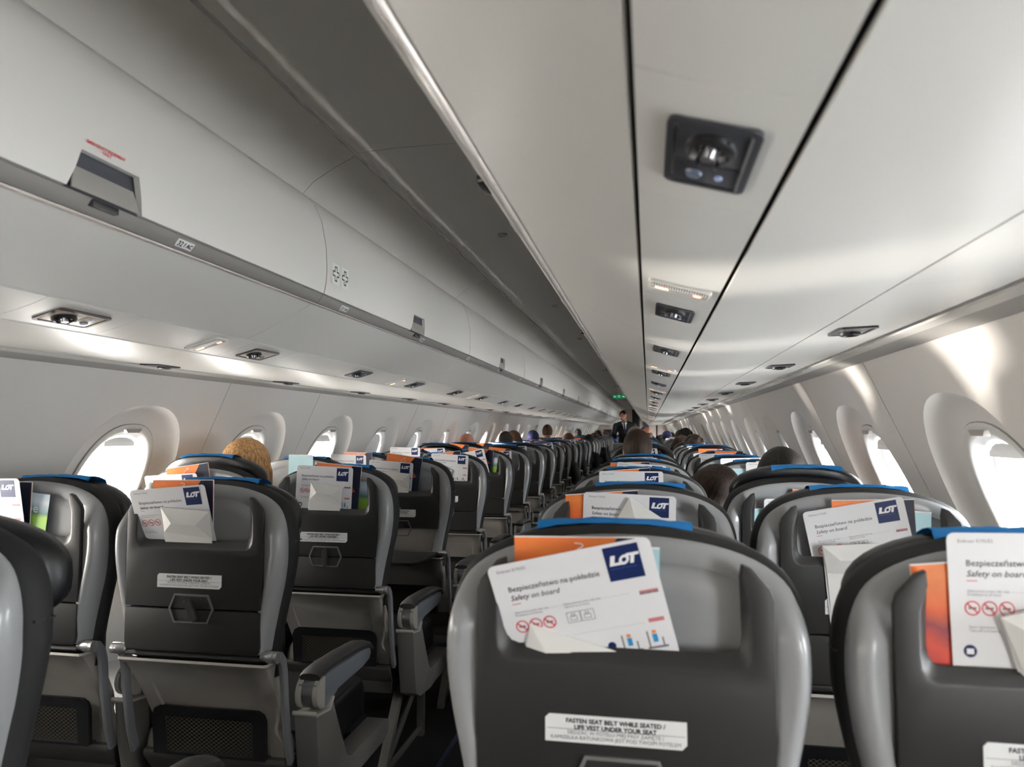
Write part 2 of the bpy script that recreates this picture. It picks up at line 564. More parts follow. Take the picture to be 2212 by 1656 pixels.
# --- dark backing hull above the liners, ceiling panels, light strips
hull = [(1.30, 1.44), (1.30, 1.62), (1.0, 1.9), (.6, 2.1), (.0, 2.14), (-.6, 2.1), (-1.0, 1.9), (-1.30, 1.62), (-1.30, 1.44)]
mb = MB()
for i in range(len(hull) - 1):
    (d0, z0), (d1, z1) = hull[i], hull[i + 1]
    mb.add([(XC + d0, Y0C - .05, z0), (XC + d0, Y1C + .05, z0), (XC + d1, Y1C + .05, z1), (XC + d1, Y0C - .05, z1)], [(0, 1, 2, 3)])
ceiling = obj('ceiling', mb.mesh('ceiling', M_DARKGAP, smooth=False, recalc=False), kind='structure')
SEAM0, MOD = 1.93, 1.71
COVE = [(.392, 1.922), (.36, 1.955), (.30, 1.99), (.25, 2.015), (.236, 2.022)]
segs = []
kk = math.ceil((Y0C - SEAM0) / MOD)
ys = [Y0C] + [SEAM0 + MOD * j for j in range(kk, 20) if Y0C < SEAM0 + MOD * j < Y1C] + [Y1C]
G = .0015
for a, b in zip(ys[:-1], ys[1:]):
    for side in (-1, 1):
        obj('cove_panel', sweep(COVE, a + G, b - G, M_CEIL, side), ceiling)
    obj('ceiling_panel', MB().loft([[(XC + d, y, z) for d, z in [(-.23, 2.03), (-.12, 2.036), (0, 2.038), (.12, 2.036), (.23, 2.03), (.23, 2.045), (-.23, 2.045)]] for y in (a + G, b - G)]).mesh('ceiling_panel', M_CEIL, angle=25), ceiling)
# small round ceiling lights
lr = MB().loft([[(r * math.cos(2 * PI * i / 20), r * math.sin(2 * PI * i / 20), z) for i in range(20)] for r, z in ((.021, 2.038), (.021, 2.031), (.018, 2.029), (.014, 2.030), (.013, 2.034))], cap0=False).mesh('light_ring', mat('lamp_ring', (0.35, 0.33, 0.28), .3, metal=.5))
ll = MB().loft([[(r * math.cos(2 * PI * i / 16), r * math.sin(2 * PI * i / 16), 2.033) for i in range(16)] for r in (.013, .004)]).mesh('lamp_lens', mat('lamp_off', (0.22, 0.21, 0.15), .3))
for j in range(-1, 15):
    o = obj('ceiling_light', lr, None, T(XC, 2.88 + MOD * j, 0), category='ceiling light',
            label='tiny round unlit lamp flush in the dark aisle ceiling, %s from the camera' % (ORD[j + 1]) if j < 6 else 'distant tiny round lamp in the far stretch of aisle ceiling',
            group='round lamps along the aisle ceiling')
    obj('lamp_lens', ll, o)

# --- overhead bins
DOOR = [(.322, 1.633), (.3165, 1.663), (.3145, 1.697), (.318, 1.765), (.333, 1.84), (.356, 1.89), (.384, 1.917)]
BELLY = [(.357, 1.606), (.43, 1.566), (.50, 1.532), (.5555, 1.508)]
RAILF = [(.344, 1.6065), (.338, 1.611), (.330, 1.622), (.325, 1.629)]
RAILL = [(.356, 1.6045), (.352, 1.6015), (.347, 1.603), (.3455, 1.606)]
TXTC = [('32', 'D'), ('31', 'D'), ('30', 'D')]
CUT = (.13, .095)   # latch notch half width / top
def bin_door(side, y0, y1, yc):
    """convex door with a trapezoid notch for the latch at the lower edge"""
    mb = MB()
    cols = [y0, y0 + .012, y0 + .3]
    wl = [yc - .088, yc - .06, yc + .06, yc + .088]
    colsL = [y0, (y0 + wl[0]) / 2] + wl + [(y1 + wl[3]) / 2, y1]
    rows = DOOR
    # split rows at notch height z=1.72 (index 2)
    grid = {}
    def slant(j, i):
        # notch narrows upwards: cols 2,5 outer at bottom -> inner columns on top
        y = colsL[j]
        if j == 2: y = wl[0] + (.02 if i >= 2 else .02 * i / 2)
        if j == 5: y = wl[3] - (.02 if i >= 2 else .02 * i / 2)
        if j == 3: y = wl[0] + .04
        if j == 4: y = wl[3] - .04
        return y
    vs = []
    for i, (d, z) in enumerate(rows):
        for j in range(8):
            vs.append(P(side, d, slant(j, i), z))
    fs = []
    for i in range(len(rows) - 1):
        for j in range(7):
            if i < 2 and 2 <= j < 5:
                continue
            fs.append((i * 8 + j, i * 8 + j + 1, (i + 1) * 8 + j + 1, (i + 1) * 8 + j))
    n0 = len(vs)
    back = [(v[0] + side * .012, v[1], v[2]) for v in vs]
    bound = {}
    for f in fs:
        for a, b in zip(f, f[1:] + f[:1]):
            if (b, a) in bound: del bound[(b, a)]
            else: bound[(a, b)] = 1
    vs += back
    for a, b in list(bound):
        fs.append((b, a, a + n0, b + n0))
    mb.add(vs, fs)
    return mb.mesh('door', M_PANEL, angle=50, recalc=False)
def plate(side, pts, th, m, name, bevel=0.0):
    """closed plate from (d, y, z) loop, thickened outwards"""
    a = [P(side, d, y, z) for d, y, z in pts]
    b = [P(side, d + th, y, z) for d, y, z in pts]
    return MB().loft([a, b]).mesh(name, m, bevel=bevel, angle=30)
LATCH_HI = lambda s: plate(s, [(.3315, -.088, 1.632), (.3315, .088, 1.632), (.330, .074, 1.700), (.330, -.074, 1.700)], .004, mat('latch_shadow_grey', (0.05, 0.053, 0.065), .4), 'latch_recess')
LATCH_LO = lambda s: plate(s, [(.3195, -.080, 1.633), (.3195, .080, 1.633), (.3265, .070, 1.672), (.3265, -.070, 1.672)], .004, mat('latch_plate', (0.40, 0.39, 0.36), .35, metal=.3), 'latch_handle', bevel=.002)
LOCK = lambda s: MB().box(*sorted((XC + s * .322, XC + s * .334)), -.03, .03, 1.617, 1.629).mesh('lock_catch', mat('lock_metal', (0.12, 0.12, 0.13), .25, metal=.8), bevel=.002)
num = 0
for side in (-1, 1):
    lh, lw, lk = LATCH_HI(side), LATCH_LO(side), LOCK(side)
    cache = {}
    for j in range(kk, 20):
        a, b = SEAM0 + MOD * (j - 1), SEAM0 + MOD * j
        a, b = max(a, Y0C), min(b, Y1C)
        if b - a < .3:
            continue
        full = abs(b - a - MOD) < .01
        yc = SEAM0 + MOD * (j - .5) + .005
        key = full
        base = T(0, a, 0)
        L = b - a
        if full and 'd' in cache:
            dm, bm_, rf, rl = cache['d']
        else:
            dm = bin_door(side, .003, L - .003, min(max(yc - a, .2), L - .2))
            bm_ = sweep(BELLY, .0012, L - .0012, M_PANEL, side)
            rf = sweep(RAILF, .001, L - .001, M_RAIL, side, thick=.004)
            rl = sweep(RAILL, 0, L, M_RAILHI, side, thick=.003)
            if full: cache['d'] = (dm, bm_, rf, rl)
        sd = 'port' if side < 0 else 'starboard'
        if side < 0:
            lb = ('white closed overhead bin lettered EMERGENCY EQUIPMENT ONLY in red, above the nearest port rows', 'white overhead bin with two outlined crosses, second one along the port side',
                  'closed overhead bin, third along the port side', 'closed overhead bin, fourth along the port side', 'closed overhead bin, fifth along the port side')
            lab_ = lb[j] if 0 <= j <= 4 else ('white overhead bin in the distant run on the port side' if j > 4 else 'white overhead bin behind the camera on the port side')
        else:
            lab_ = ('grey-white bin seen from below above the nearest starboard seat, black air vent unit under it', 'bin underside above the second and third starboard rows', 'bin underside, third along the starboard side') [j] if 0 <= j <= 2 else \
                ('white overhead bin in the distant run on the starboard side' if j > 2 else 'white overhead bin behind the camera on the starboard side')
        bn = obj('overhead_bin', None, None, base, category='luggage bin', label=lab_, group='overhead bins on the %s side' % sd)
        obj('door', dm, bn)
        obj('belly_panel', bm_, bn)
        obj('lower_rail', rf, bn)
        obj('rail_lip', rl, bn)
        if a < yc < b:
            l_ = obj('latch', lh, bn, T(0, yc - a, 0))
            obj('latch_handle', lw, l_)
            obj('lock_catch', lk, l_)
        if side < 0 and j == 0:
            pl = Matrix.Translation(P(-1, .3134, 0, 1.711)) @ RZ(PI / 2) @ RX(math.radians(-3))
            for s_, dz in (('EMERGENCY EQUIPMENT', 0), ('ONLY', -.0075)):
                obj('printed_warning', text_mesh(s_, .0078, M_RINK, bold=.0002, align='CENTER'), bn, T(0, yc - a - .015, 0) @ pl @ T(0, -.0008, dz))
        if side < 0 and j == 1:
            for q_ in (.06, .125):
                cr = MB()
                t_, a_ = .0035, .020
                oc = [(-t_ * 1.8, a_), (t_ * 1.8, a_), (t_ * 1.8, t_ * 1.8), (a_, t_ * 1.8), (a_, -t_ * 1.8), (t_ * 1.8, -t_ * 1.8), (t_ * 1.8, -a_), (-t_ * 1.8, -a_), (-t_ * 1.8, -t_ * 1.8), (-a_, -t_ * 1.8), (-a_, t_ * 1.8), (-t_ * 1.8, t_ * 1.8)]
                for (x0, z0), (x1, z1) in zip(oc, oc[1:] + oc[:1]):
                    e = .0019
                    x0, x1 = min(x0, x1) - e, max(x0, x1) + e
                    z0, z1 = min(z0, z1) - e, max(z0, z1) + e
                    cr.add(*flat_quad(x0, x1, z0, z1))
                M_ = T(0, q_, 0) @ Matrix.Translation(P(-1, .3142, 0, 1.70)) @ RZ(PI / 2)
                st = obj('first_aid_sticker', MB().add(*flat_quad(-.026, .026, -.032, .030)).mesh('sticker', mat('clear_label', (0.70, 0.71, 0.69), .3), recalc=False), bn, M_)
                obj('cross_print', cr.mesh('cross_print', mat('dark_green_ink', (0.01, 0.05, 0.02), .5), recalc=False), st, T(0, -.0006, 0))
# seat row placards on the rail
def placard(rowno, letters):
    pass
for side in (-1, 1):
    sd = 'port' if side < 0 else 'starboard'
    for j in range(0, 22):
        y = 1.31 + .787 * j
        R = T(0, y, 0) @ Matrix.Translation(P(side, .3325, 0, 1.6165)) @ (RZ(PI / 2) if side < 0 else RZ(-PI / 2)) @ RX(math.radians(40))
        s_ = obj('row_placard', MB().add(*flat_quad(-.026, .026, -.0085, .0085)).add(*flat_quad(-.026, .026, -.0085, .0085, .001)).mesh('placard', M_STICK, recalc=False), None, R, category='placard',
                 label=('white row number placard reading %d on the %s bin rail' % (32 - j, sd)), group='row number placards on the %s bin rail' % sd)
        if j < 9:
            obj('lettering', text_mesh('%d' % (32 - j), .016, M_INK, bold=.0004, align='LEFT'), s_, T(-.0225, -.0007, -.0056))
            mbq = MB()
            mbq.add([(-.0015, -.0007, -.005), (.0005, -.0007, -.005), (.0005, -.0007, .001), (-.0015, -.0007, .001)], [(0, 1, 2, 3)])
            mbq.add([(-.003, -.0007, .001), (.002, -.0007, .001), (-.0005, -.0007, .006)], [(0, 1, 2)])
            obj('arrow_print', mbq.mesh('arrow_print', M_INK, recalc=False), s_)
            obj('seat_letters', text_mesh('AC' if side < 0 else 'DF', .0125, M_INK, bold=.0006), s_, T(.0055, -.0007, -.0045))

# --- passenger service strips (structure) and their units (things)
STRIP = [(.5615, 1.5050), (.60, 1.4915), (.64, 1.4805), (.6850, 1.4703)]
OUT1 = [(.6915, 1.4680), (.75, 1.4635), (.84, 1.4620), (.9285, 1.4635)]
OUT2 = [(.9325, 1.4640), (1.0, 1.4665), (1.06, 1.4690), (1.102, 1.4708)]
LIP = [(1.128, 1.4700), (1.150, 1.4640)]
LIP2 = [(1.151, 1.4640), (1.172, 1.4575), (1.188, 1.4500)]
def seams(first, step):
    out = []
    y = first
    while y > Y0C: y -= step
    while y < Y1C:
        if y > Y0C: out.append(y)
        y += step
    return [Y0C] + out + [Y1C]
GASP = {-1: [1.36, 2.115], 1: [.645, 1.505]}
SIGN = {-1: 1.84, 1: 1.25}
for side in (-1, 1):
    t1 = obj('trim_%d' % (1 if side < 0 else 2), sweep(LIP2, Y0C, Y1C, mat('grey_lip_plastic', (0.40, 0.39, 0.37), .45), side), kind='structure')  # lip strip next to the wall, in a darker grey plastic
    obj('seam_backing', sweep([(.352, 1.625), (.45, 1.575), (.5585, 1.520), (.69, 1.481), (.93, 1.477), (1.05, 1.484), (1.14, 1.489)], Y0C, Y1C, M_SEAL if False else mat('seam_black', (0.012, 0.011, 0.010), .9), side), t1)
    gs = GASP[side]
    cuts = set()
    for m_ in range(-4, 20):
        for g in gs:
            cuts.add(round(g + 1.574 * m_ - .135, 3))
            cuts.add(round(g + 1.574 * m_ + .135, 3))
    cuts = [Y0C] + sorted(c for c in cuts if Y0C < c < Y1C) + [Y1C]
    for a, b in zip(cuts[:-1], cuts[1:]):
        obj('service_panel', sweep(STRIP, a + .0008, b - .0008, M_PANEL, side), t1)
    o1 = seams(SEAM0, MOD)
    for a, b in zip(o1[:-1], o1[1:]):
        obj('outboard_panel', sweep(OUT1, a + .0006, b - .0006, M_PANEL, side), t1)
    o2 = seams(2.05 if side > 0 else 1.8, .89)
    for a, b in zip(o2[:-1], o2[1:]):
        obj('vent_panel', sweep(OUT2, a + .0006, b - .0006, M_PANEL, side), t1)
    o3 = seams(2.06 if side > 0 else 1.72, 1.78)
    for a, b in zip(o3[:-1], o3[1:]):
        obj('lip_panel', sweep(LIP, a + .0008, b - .0008, M_PANEL, side), t1)
    fin = MB()
    y = Y0C
    while y < 14:
        fin.box(*sorted((XC + side * 1.103, XC + side * 1.126)), y, y + .050, 1.480, 1.486)
        y += .085
    fin.box(*sorted((XC + side * 1.120, XC + side * 1.126)), Y0C, Y1C, 1.480, 1.486)
    obj('grille_fins', fin.mesh('grille_fins', mat('grille_grey', (0.25, 0.24, 0.2), .5), smooth=False), t1, kind='stuff')

def strip_frame(side, prof, i=1):
    """centre point, and angle of the strip surface"""
    (d0, z0), (d1, z1) = prof[0], prof[-1]
    dm, zm = (d0 + d1) / 2, (z0 + z1) / 2
    a = math.atan2(z1 - z0, d1 - d0)
    return dm, zm, a
def unit_matrix(side, prof, y, drop=0.0):
    dm, zm, a = strip_frame(side, prof)
    # local x across strip (towards +X), local y along cabin, local z up(normal)
    ang = -a if side > 0 else a
    return Matrix.Translation(P(side, dm, y, zm - drop)) @ RY(ang if side > 0 else ang)
def rrect(w, h, r, n=4):
    pts = []
    for cx, cy, a0 in ((w - r, h - r, 0), (-w + r, h - r, 90), (-w + r, -h + r, 180), (w - r, -h + r, 270)):
        for i in range(n + 1):
            t = math.radians(a0 + 90 * i / n)
            pts.append((cx + r * math.cos(t), cy + r * math.sin(t)))
    return pts
def disc(r, z0, z1, cx=0, cy=0, n=20, r2=None):
    return [[(cx + r * math.cos(2 * PI * i / n), cy + r * math.sin(2 * PI * i / n), z0) for i in range(n)],
            [(cx + (r2 or r) * math.cos(2 * PI * i / n), cy + (r2 or r) * math.sin(2 * PI * i / n), z1) for i in range(n)]]
def gasper_meshes(tag_, fm, pm):
    fr = rrect(.043, .063, .010); fi = rrect(.036, .056, .006)
    D = {}
    D['housing'] = MB().loft([[(x, y, .002) for x, y in fr], [(x, y, -.0035) for x, y in fr], [(x, y, -.004) for x, y in fi], [(x, y, .004) for x, y in fi]], cap0=False).mesh('housing_' + tag_, fm, angle=40)
    D['plate'] = MB().box(-.033, .033, -.010, .054, -.003, .001).box(-.033, .033, -.054, -.013, -.003, .001).mesh('face_plate_' + tag_, pm, bevel=.001)
    D['nozzle'] = MB().loft(disc(.024, -.003, -.008, 0, .022) + disc(.019, -.010, -.010, 0, .022)[:1] + disc(.015, -.004, -.004, 0, .022)[:1]).mesh('air_nozzle', M_BLACK, angle=30)
    nb = MB().loft(disc(.010, -.004, -.014, 0, .022, 12, .007))
    for i in range(6):
        t = PI * i / 3
        nb.box(-.0012 + .018 * math.cos(t), .0012 + .018 * math.cos(t), .022 - .002 + .018 * math.sin(t), .022 + .002 + .018 * math.sin(t), -.013, -.004)
    D['knob'] = nb.mesh('nozzle_knob', mat('chrome', (0.22, 0.22, 0.23), .25, metal=1.0), angle=30)
    D['lamp'] = MB().loft(disc(.010, -.002, -.005, -.012, -.034, 14, .008)).mesh('reading_lamp', mat('lamp_blue_grey', (0.10, 0.13, 0.18), .15), angle=30)
    D['button'] = MB().loft(disc(.004, -.002, -.005, .014, -.034, 10)).mesh('lamp_button', mat('button_blue', (0.35, 0.45, 0.7), .3), angle=30)
    D['edge'] = MB().box(.0335, .0355, -.054, .054, -.0045, -.001).mesh('metal_edge', M_METAL)
    return D
GD = gasper_meshes('dark', M_DUNIT, M_DUNIT)
GB = gasper_meshes('beige', mat('unit_frame_dark', (0.06, 0.045, 0.04), .4), M_BEIGEU)
RIBL = MB()
sgo = rrect(.052, .032, .008)
sgi = rrect(.047, .027, .006)
SIGNB = MB().loft([[(x, y, .002) for x, y in sgo], [(x, y, -.005) for x, y in sgo], [(x, y, -.0055) for x, y in sgi], [(x, y, -.001) for x, y in sgi]], cap0=False).mesh('sign_housing', M_PANEL, angle=40)
for i in range(22):
    x = -.044 + .088 * i / 21
    RIBL.box(x - .0011, x + .0011, .0, .024, -.0068, .0)
RIBM = RIBL.mesh('vent_ribs', mat('rib_plastic', (0.66, 0.65, 0.63), .4), smooth=False)
RIBF = MB().box(-.046, .046, 0, .026, -.0022, -.0005).mesh('rib_floor', mat('rib_floor_grey', (0.16, 0.16, 0.155), .5))
SIGNF = MB().box(-.046, .046, -.024, -.002, -.004, -.001).mesh('sign_face', mat('sign_face_grey', (0.36, 0.36, 0.36), .35), bevel=.0008)
BELTI = MB().box(-.040, -.018, -.016, -.010, -.0052, -.003).mesh('belt_symbol', M_YELL)
BELTR = MB().loft(disc(.008, -.003, -.0048, -.029, -.013, 16)).mesh('belt_symbol_ring', M_ORANGEL)
SMOK = MB().loft(disc(.0075, -.003, -.0050, .031, -.013, 16)).mesh('no_smoking_symbol', M_ORANGEL)
SMOK2 = MB().box(.026, .036, -.0142, -.0120, -.0056, -.004).mesh('cigarette_symbol', M_YELL)
for side in (-1, 1):
    sd = 'port' if side < 0 else 'starboard'
    c = 0
    for m_ in range(0, 16):
        for gi, g in enumerate(GASP[side]):
            y = g + 1.574 * m_
            if y < .3 or y > 25: continue
            M_ = unit_matrix(side, STRIP, y, .0015) @ Matrix.Diagonal((.88, -1.18, 1, 1))
            D = GB if (side < 0 and c < 2) else GD
            lab_ = ('%s air nozzle and reading lamp unit, %s from the camera on the %s side' % ('beige-faced' if D is GB else 'black', ORD[c], sd)) if c < 8 else 'small distant black air nozzle unit on the %s side' % sd
            u = obj('air_vent_unit', D['housing'], None, M_, category='air vent', label=lab_, group='air nozzle and reading lamp units over the %s seats' % sd)
            obj('face_plate', D['plate'], u)
            if c < 9:
                nz = obj('air_nozzle', D['nozzle'], u)
                obj('nozzle_knob', D['knob'], nz)
                obj('reading_lamp', D['lamp'], u)
                obj('lamp_button', D['button'], u)
                obj('metal_edge', D['edge'], u)
            c += 1
        y = SIGN[side] + 1.574 * m_
        if y < 25:
            M_ = unit_matrix(side, STRIP, y, .001) @ Matrix.Diagonal((1, -1, 1, 1))
            u = obj('seatbelt_sign', SIGNB, None, M_, category='sign', label=('lit orange seatbelt and no smoking sign, %s along the %s side' % (ORD[m_], sd)) if m_ < 5 else 'distant lit orange seatbelt sign on the %s side' % sd,
                    group='lit seatbelt signs on the %s side' % sd)
            obj('rib_floor', RIBF, u)
            obj('vent_ribs', RIBM, u, kind='stuff')
            obj('sign_face', SIGNF, u)
            b_ = obj('belt_symbol', BELTR, u)
            obj('belt_symbol_bar', BELTI, b_)
            b_ = obj('smoking_symbol', SMOK, u)
            obj('cigarette_bar', SMOK2, b_)
    for m_ in range(0, 24):
        y = (1.69 if side > 0 else 2.25) + .89 * m_
        if y > 25: break
        M_ = unit_matrix(side, OUT2, y, .001) @ Matrix.Diagonal((.9, .95, 1, 1)) @ T(-.015 if side > 0 else -.045, 0, 0)
        u = obj('wall_side_vent', GD['housing'], None, M_, category='air vent',
                label=('dark louvred vent unit beside the black ceiling slot, %s on the %s side' % (ORD[m_], sd)) if m_ < 6 else 'distant dark vent unit by the ceiling slot on the %s side' % sd, group='vent units by the %s ceiling slot' % sd)
        if m_ < 8:
            obj('face_plate', GD['plate'], u)
            obj('nozzle', GD['nozzle'], u)

# --- bulkheads
mb = MB()
def half(side):
    pts = [(.25, 0.0), (.25, 2.03), (.235, 2.06), (.45, 2.06), (1.0, 1.9), (1.3, 1.6), (1.33, 1.3), (1.40, 1.0), (1.46, .7), (1.42, 0)]
    return MB().loft([[P(side, d, y, z) for d, z in pts] for y in (Y1C, Y1C + .03)])
for i, side in enumerate((-1, 1)):
    obj('wall_front_%s' % ('left' if side < 0 else 'right'), half(side).mesh('bulkhead', M_BULK, smooth=False), kind='structure')
obj('wall_front', MB().box(XC - 1.6, XC + 1.6, Y1C + .9, Y1C + .95, 0, 2.2).mesh('wall_front', M_BULK, smooth=False), kind='structure')
obj('wall_back', MB().box(XC - 1.6, XC + 1.6, Y0C - .05, Y0C, 0, 2.2).mesh('wall_back', M_BULK, smooth=False), kind='structure')
# curtain, drawn to one side of the doorway
cu = MB()
n = 60
for lay in (0,):
    pts0 = []
    for i in range(n + 1):
        x = XC + .0 + (.27) * i / n
        yy = Y1C - .05 + .018 * math.sin(i * 1.35)
        pts0.append((x, yy))
    rings = []
    for z, sx in ((2.02, 1.0), (1.6, .97), (1.2, .9), (.7, .95), (.05, 1.0)):
        rings.append([(XC + .27 - (XC + .27 - x) * sx, y, z) for x, y in pts0])
    cu.loft(rings, closed=False)
obj('aisle_curtain', cu.mesh('aisle_curtain', M_CURT, recalc=False), category='curtain', label='dark pleated curtain hanging in the aisle doorway at the far bulkhead')
obj('wall_front_reveal', MB().box(XC - .9, XC - .85, Y1C, Y1C + .95, 0, 2.2).box(XC + .85, XC + .9, Y1C, Y1C + .95, 0, 2.2).box(XC - .9, XC + .9, Y1C, Y1C + .95, 2.1, 2.15).mesh('lobby', M_BULK, smooth=False), kind='structure')
# header over the doorway
obj('wall_front_header', MB().box(XC - .25, XC + .25, Y1C, Y1C + .03, 1.96, 2.06).mesh('header', M_PANEL, smooth=False), kind='structure')
# exit sign
ey, ez = 15.7, 1.965
ex = obj('exit_sign', MB().box(-.135, .135, -.012, .012, -.04, .04).mesh('exit_sign', M_GREENS, bevel=.004), None, T(XC - .02, ey, ez), category='sign', label='green hanging exit sign with white arrows over the aisle')
sg = MB()
for s in (-1, 1):
    sg.add([(s * .115, -.0125, 0), (s * .09, -.0125, .016), (s * .09, -.0125, -.016)], [(0, 1, 2)])
    sg.add(*flat_quad(min(s * .09, s * .065), max(s * .09, s * .065), -.005, .005, -.0125))
sg.add(*flat_quad(-.020, -.012, -.02, .02, -.0125))
sg.add(*flat_quad(.010, .018, -.02, .0, -.0125))
sg.add(*flat_quad(-.02, .018, .012, .020, -.0125))
obj('arrow_marks', sg.mesh('arrow_marks', mat('sign_white', (0.7, 0.8, 0.7), .4, emit=(.7, .9, .7), es=.3), recalc=False), ex)
obj('bracket', MB().box(-.02, .02, -.006, .006, .04, .075).mesh('bracket', M_METAL), ex)
# dark box on the far port bulkhead
jb = obj('bulkhead_screen', MB().box(-.15, .15, -.05, 0, -.11, .11).mesh('screen_body', M_DUNIT, bevel=.01), None, T(-1.45 - .0, Y1C - .005, 1.19), category='screen', label='small dark wall box on the far port bulkhead')
obj('screen_glass', MB().box(-.12, .12, -.054, -.05, -.08, .08).mesh('screen_glass', M_BLACK), jb)
fo = obj('wall_scarf', MB().loft([[(-.10, 0, .10), (-.04, 0, .12), (.14, 0, -.06), (.0, 0, -.14), (-.06, 0, -.10)], [(-.09, -.03, .09), (-.04, -.035, .10), (.12, -.03, -.06), (.0, -.03, -.12), (-.05, -.03, -.09)]]).mesh('folded_cloth', M_CURT), None, T(-.10, Y1C - .01, 1.47), category='fan', label='dark striped folded fan shape high on the far starboard bulkhead')

# ================================================================== seats
PITCH = .787
SX = {'A': -1.648, 'B': -1.133, 'C': -.037, 'D': .477}
def hinge_y(c, k):
    return (.941 if c in 'AB' else .984) + PITCH * k - (.028 if c in 'AB' and k == 0 else 0)
OUTC = [(.190, .695), (.197, .74), (.211, .81), (.224, .87), (.232, .92), (.234, .955), (.232, .99), (.224, 1.025), (.207, 1.056), (.172, 1.081), (.122, 1.098), (.062, 1.107)]
INC = [(.188, .695), (.188, .74), (.189, .81), (.190, .87), (.190, .92), (.190, .955), (.1885, .99), (.184, 1.018), (.170, 1.043), (.141, 1.064), (.100, 1.078), (.050, 1.086)]
def full(h, top, sub=3):
    c = [(x, z) for x, z in h] + [(0, top)] + [(-x, z) for x, z in reversed(h)]
    out = []
    for i in range(len(c) - 1):
        p0, p1, p2, p3 = c[max(i - 1, 0)], c[i], c[i + 1], c[min(i + 2, len(c) - 1)]
        for j in range(sub):
            t = j / sub
            out.append(tuple(.5 * (2 * p1[q] + (p2[q] - p0[q]) * t + (2 * p0[q] - 5 * p1[q] + 4 * p2[q] - p3[q]) * t * t + (3 * p1[q] - p0[q] - 3 * p2[q] + p3[q]) * t ** 3) for q in (0, 1)))
    return out + [c[-1]]
OC, IC = full(OUTC, 1.110), full(INC, 1.089)
def off(c, dx, dz=0.0, sc=1.0):
    """push an outline outwards"""
    out = []
    n = len(c)
    for i, (x, z) in enumerate(c):
        a = c[max(i - 1, 0)]; b = c[min(i + 1, n - 1)]
        tx, tz = b[0] - a[0], b[1] - a[1]
        L = math.hypot(tx, tz) or 1
        out.append((x + tz / L * dx, z - tx / L * dx + dz))
    return out
def ring(c, y, bot=None):
    return [(x, y, z if bot is None else max(z, bot)) for x, z in c]
S = {}
# light grey back shell: rolled rim, ridge, stepped-in field
def sring(c, lo, hi):
    return [(x, lo + (hi - lo) * max(0, min(1, (.95 - z) / .25)), z) for x, z in c]
def pring_(c, y):
    out = []
    for x, z in c:
        t = max(0, min(1, (z - .985) / .08)); t = t * t * (3 - 2 * t)
        out.append((x, y + (max(.0285 + (y + .009) * .25, y) - y) * t, z))
    return out
S['shell'] = MB().loft([sring(off(OC, -.004), .045, .085), sring(off(OC, .001), .036, .060), pring_(off(OC, .000), .008), pring_(off(OC, -.006), -.004), pring_(off(OC, -.014), -.009),
                        pring_(off(OC, -.024), -.008), pring_(off(OC, -.031), -.003), pring_(IC, -.0015), pring_(off(IC, -.006), .006), pring_(off(IC, -.016), .019), ring(off(IC, -.030), .029), ring(off(IC, -.05), .031)], cap0=False, cap1=True).mesh('back_shell', M_SHELL, angle=60)
# charcoal upper panel with pocket lip and ears
def sym(pts):
    return pts + [(-x, z) for x, z in reversed(pts)]
EAR_F = [(.1875, .804), (.1885, .93), (.1885, 1.040), (.184, 1.054), (.162, 1.079), (.151, 1.083), (.150, 1.066), (.1600, 1.035), (.1615, .985), (.1600, .966), (.1535, .955), (.143, .951)]
EAR_B = [(.1875, .804), (.1885, .93), (.1885, 1.040), (.184, 1.054), (.162, 1.079), (.150, 1.084), (.147, 1.066), (.1480, 1.035), (.1490, .995), (.1475, .982), (.1430, .974), (.134, .971)]
f_, b_ = sym(EAR_F), sym(EAR_B)
n_ = len(f_)
mb = MB()
mb.v = [(x, -.011, z) for x, z in f_] + [(x, .003, z) for x, z in b_]
for i in range(n_):
    j = (i + 1) % n_
    mb.f.append((i, j, n_ + j, n_ + i))
# front: body + two ears
h = len(EAR_F)
mb.f.append(tuple([0, 1] + [h - 1] + [h] + [n_ - 2, n_ - 1]))
mb.f.append(tuple(range(1, h)))
mb.f.append(tuple(range(h, n_ - 1)))
mb.f.append(tuple([n_ + i for i in (n_ - 1, n_ - 2, h, h - 1, 1, 0)]))
mb.f.append(tuple(n_ + i for i in reversed(range(1, h))))
mb.f.append(tuple(n_ + i for i in reversed(range(h, n_ - 1))))
S['panel'] = mb.mesh('pocket_panel', M_DPANEL, bevel=.0025, segs=2, angle=35)
# folding table, stowed
S['table'] = MB().prism([(-.1875, .7995), (-.1868, .715), (-.184, .699), (-.178, .694), (.178, .694), (.184, .699), (.1868, .715), (.1875, .7995)], -.0125, .006).mesh('tray_table', M_DPANEL2, bevel=.0025)
tb = MB()
tb.loft([[(x, y, z) for y, z in ((-.006, .686), (-.010, .683), (-.008, .679), (.004, .679), (.004, .690), (-.004, .690))] for x in (-.187, .187)])
S['tablebar'] = tb.mesh('table_bar', M_DPANEL, angle=30)
S['deployed'] = MB().loft([[(-.186, 0, 0), (.186, 0, 0), (.186, -.20, 0), (.150, -.295, 0), (-.150, -.295, 0), (-.186, -.20, 0)], [(-.186, 0, .014), (.186, 0, .014), (.186, -.20, .014), (.150, -.295, .014), (-.150, -.295, .014), (-.186, -.20, .014)]]).mesh('open_tray_table', M_DPANEL2, bevel=.003)
S['recess'] = MB().prism([(-.186, .80), (-.186, .700), (.186, .700), (.186, .80)], .004, .02).mesh('table_recess', M_SHELL2, bevel=.002)
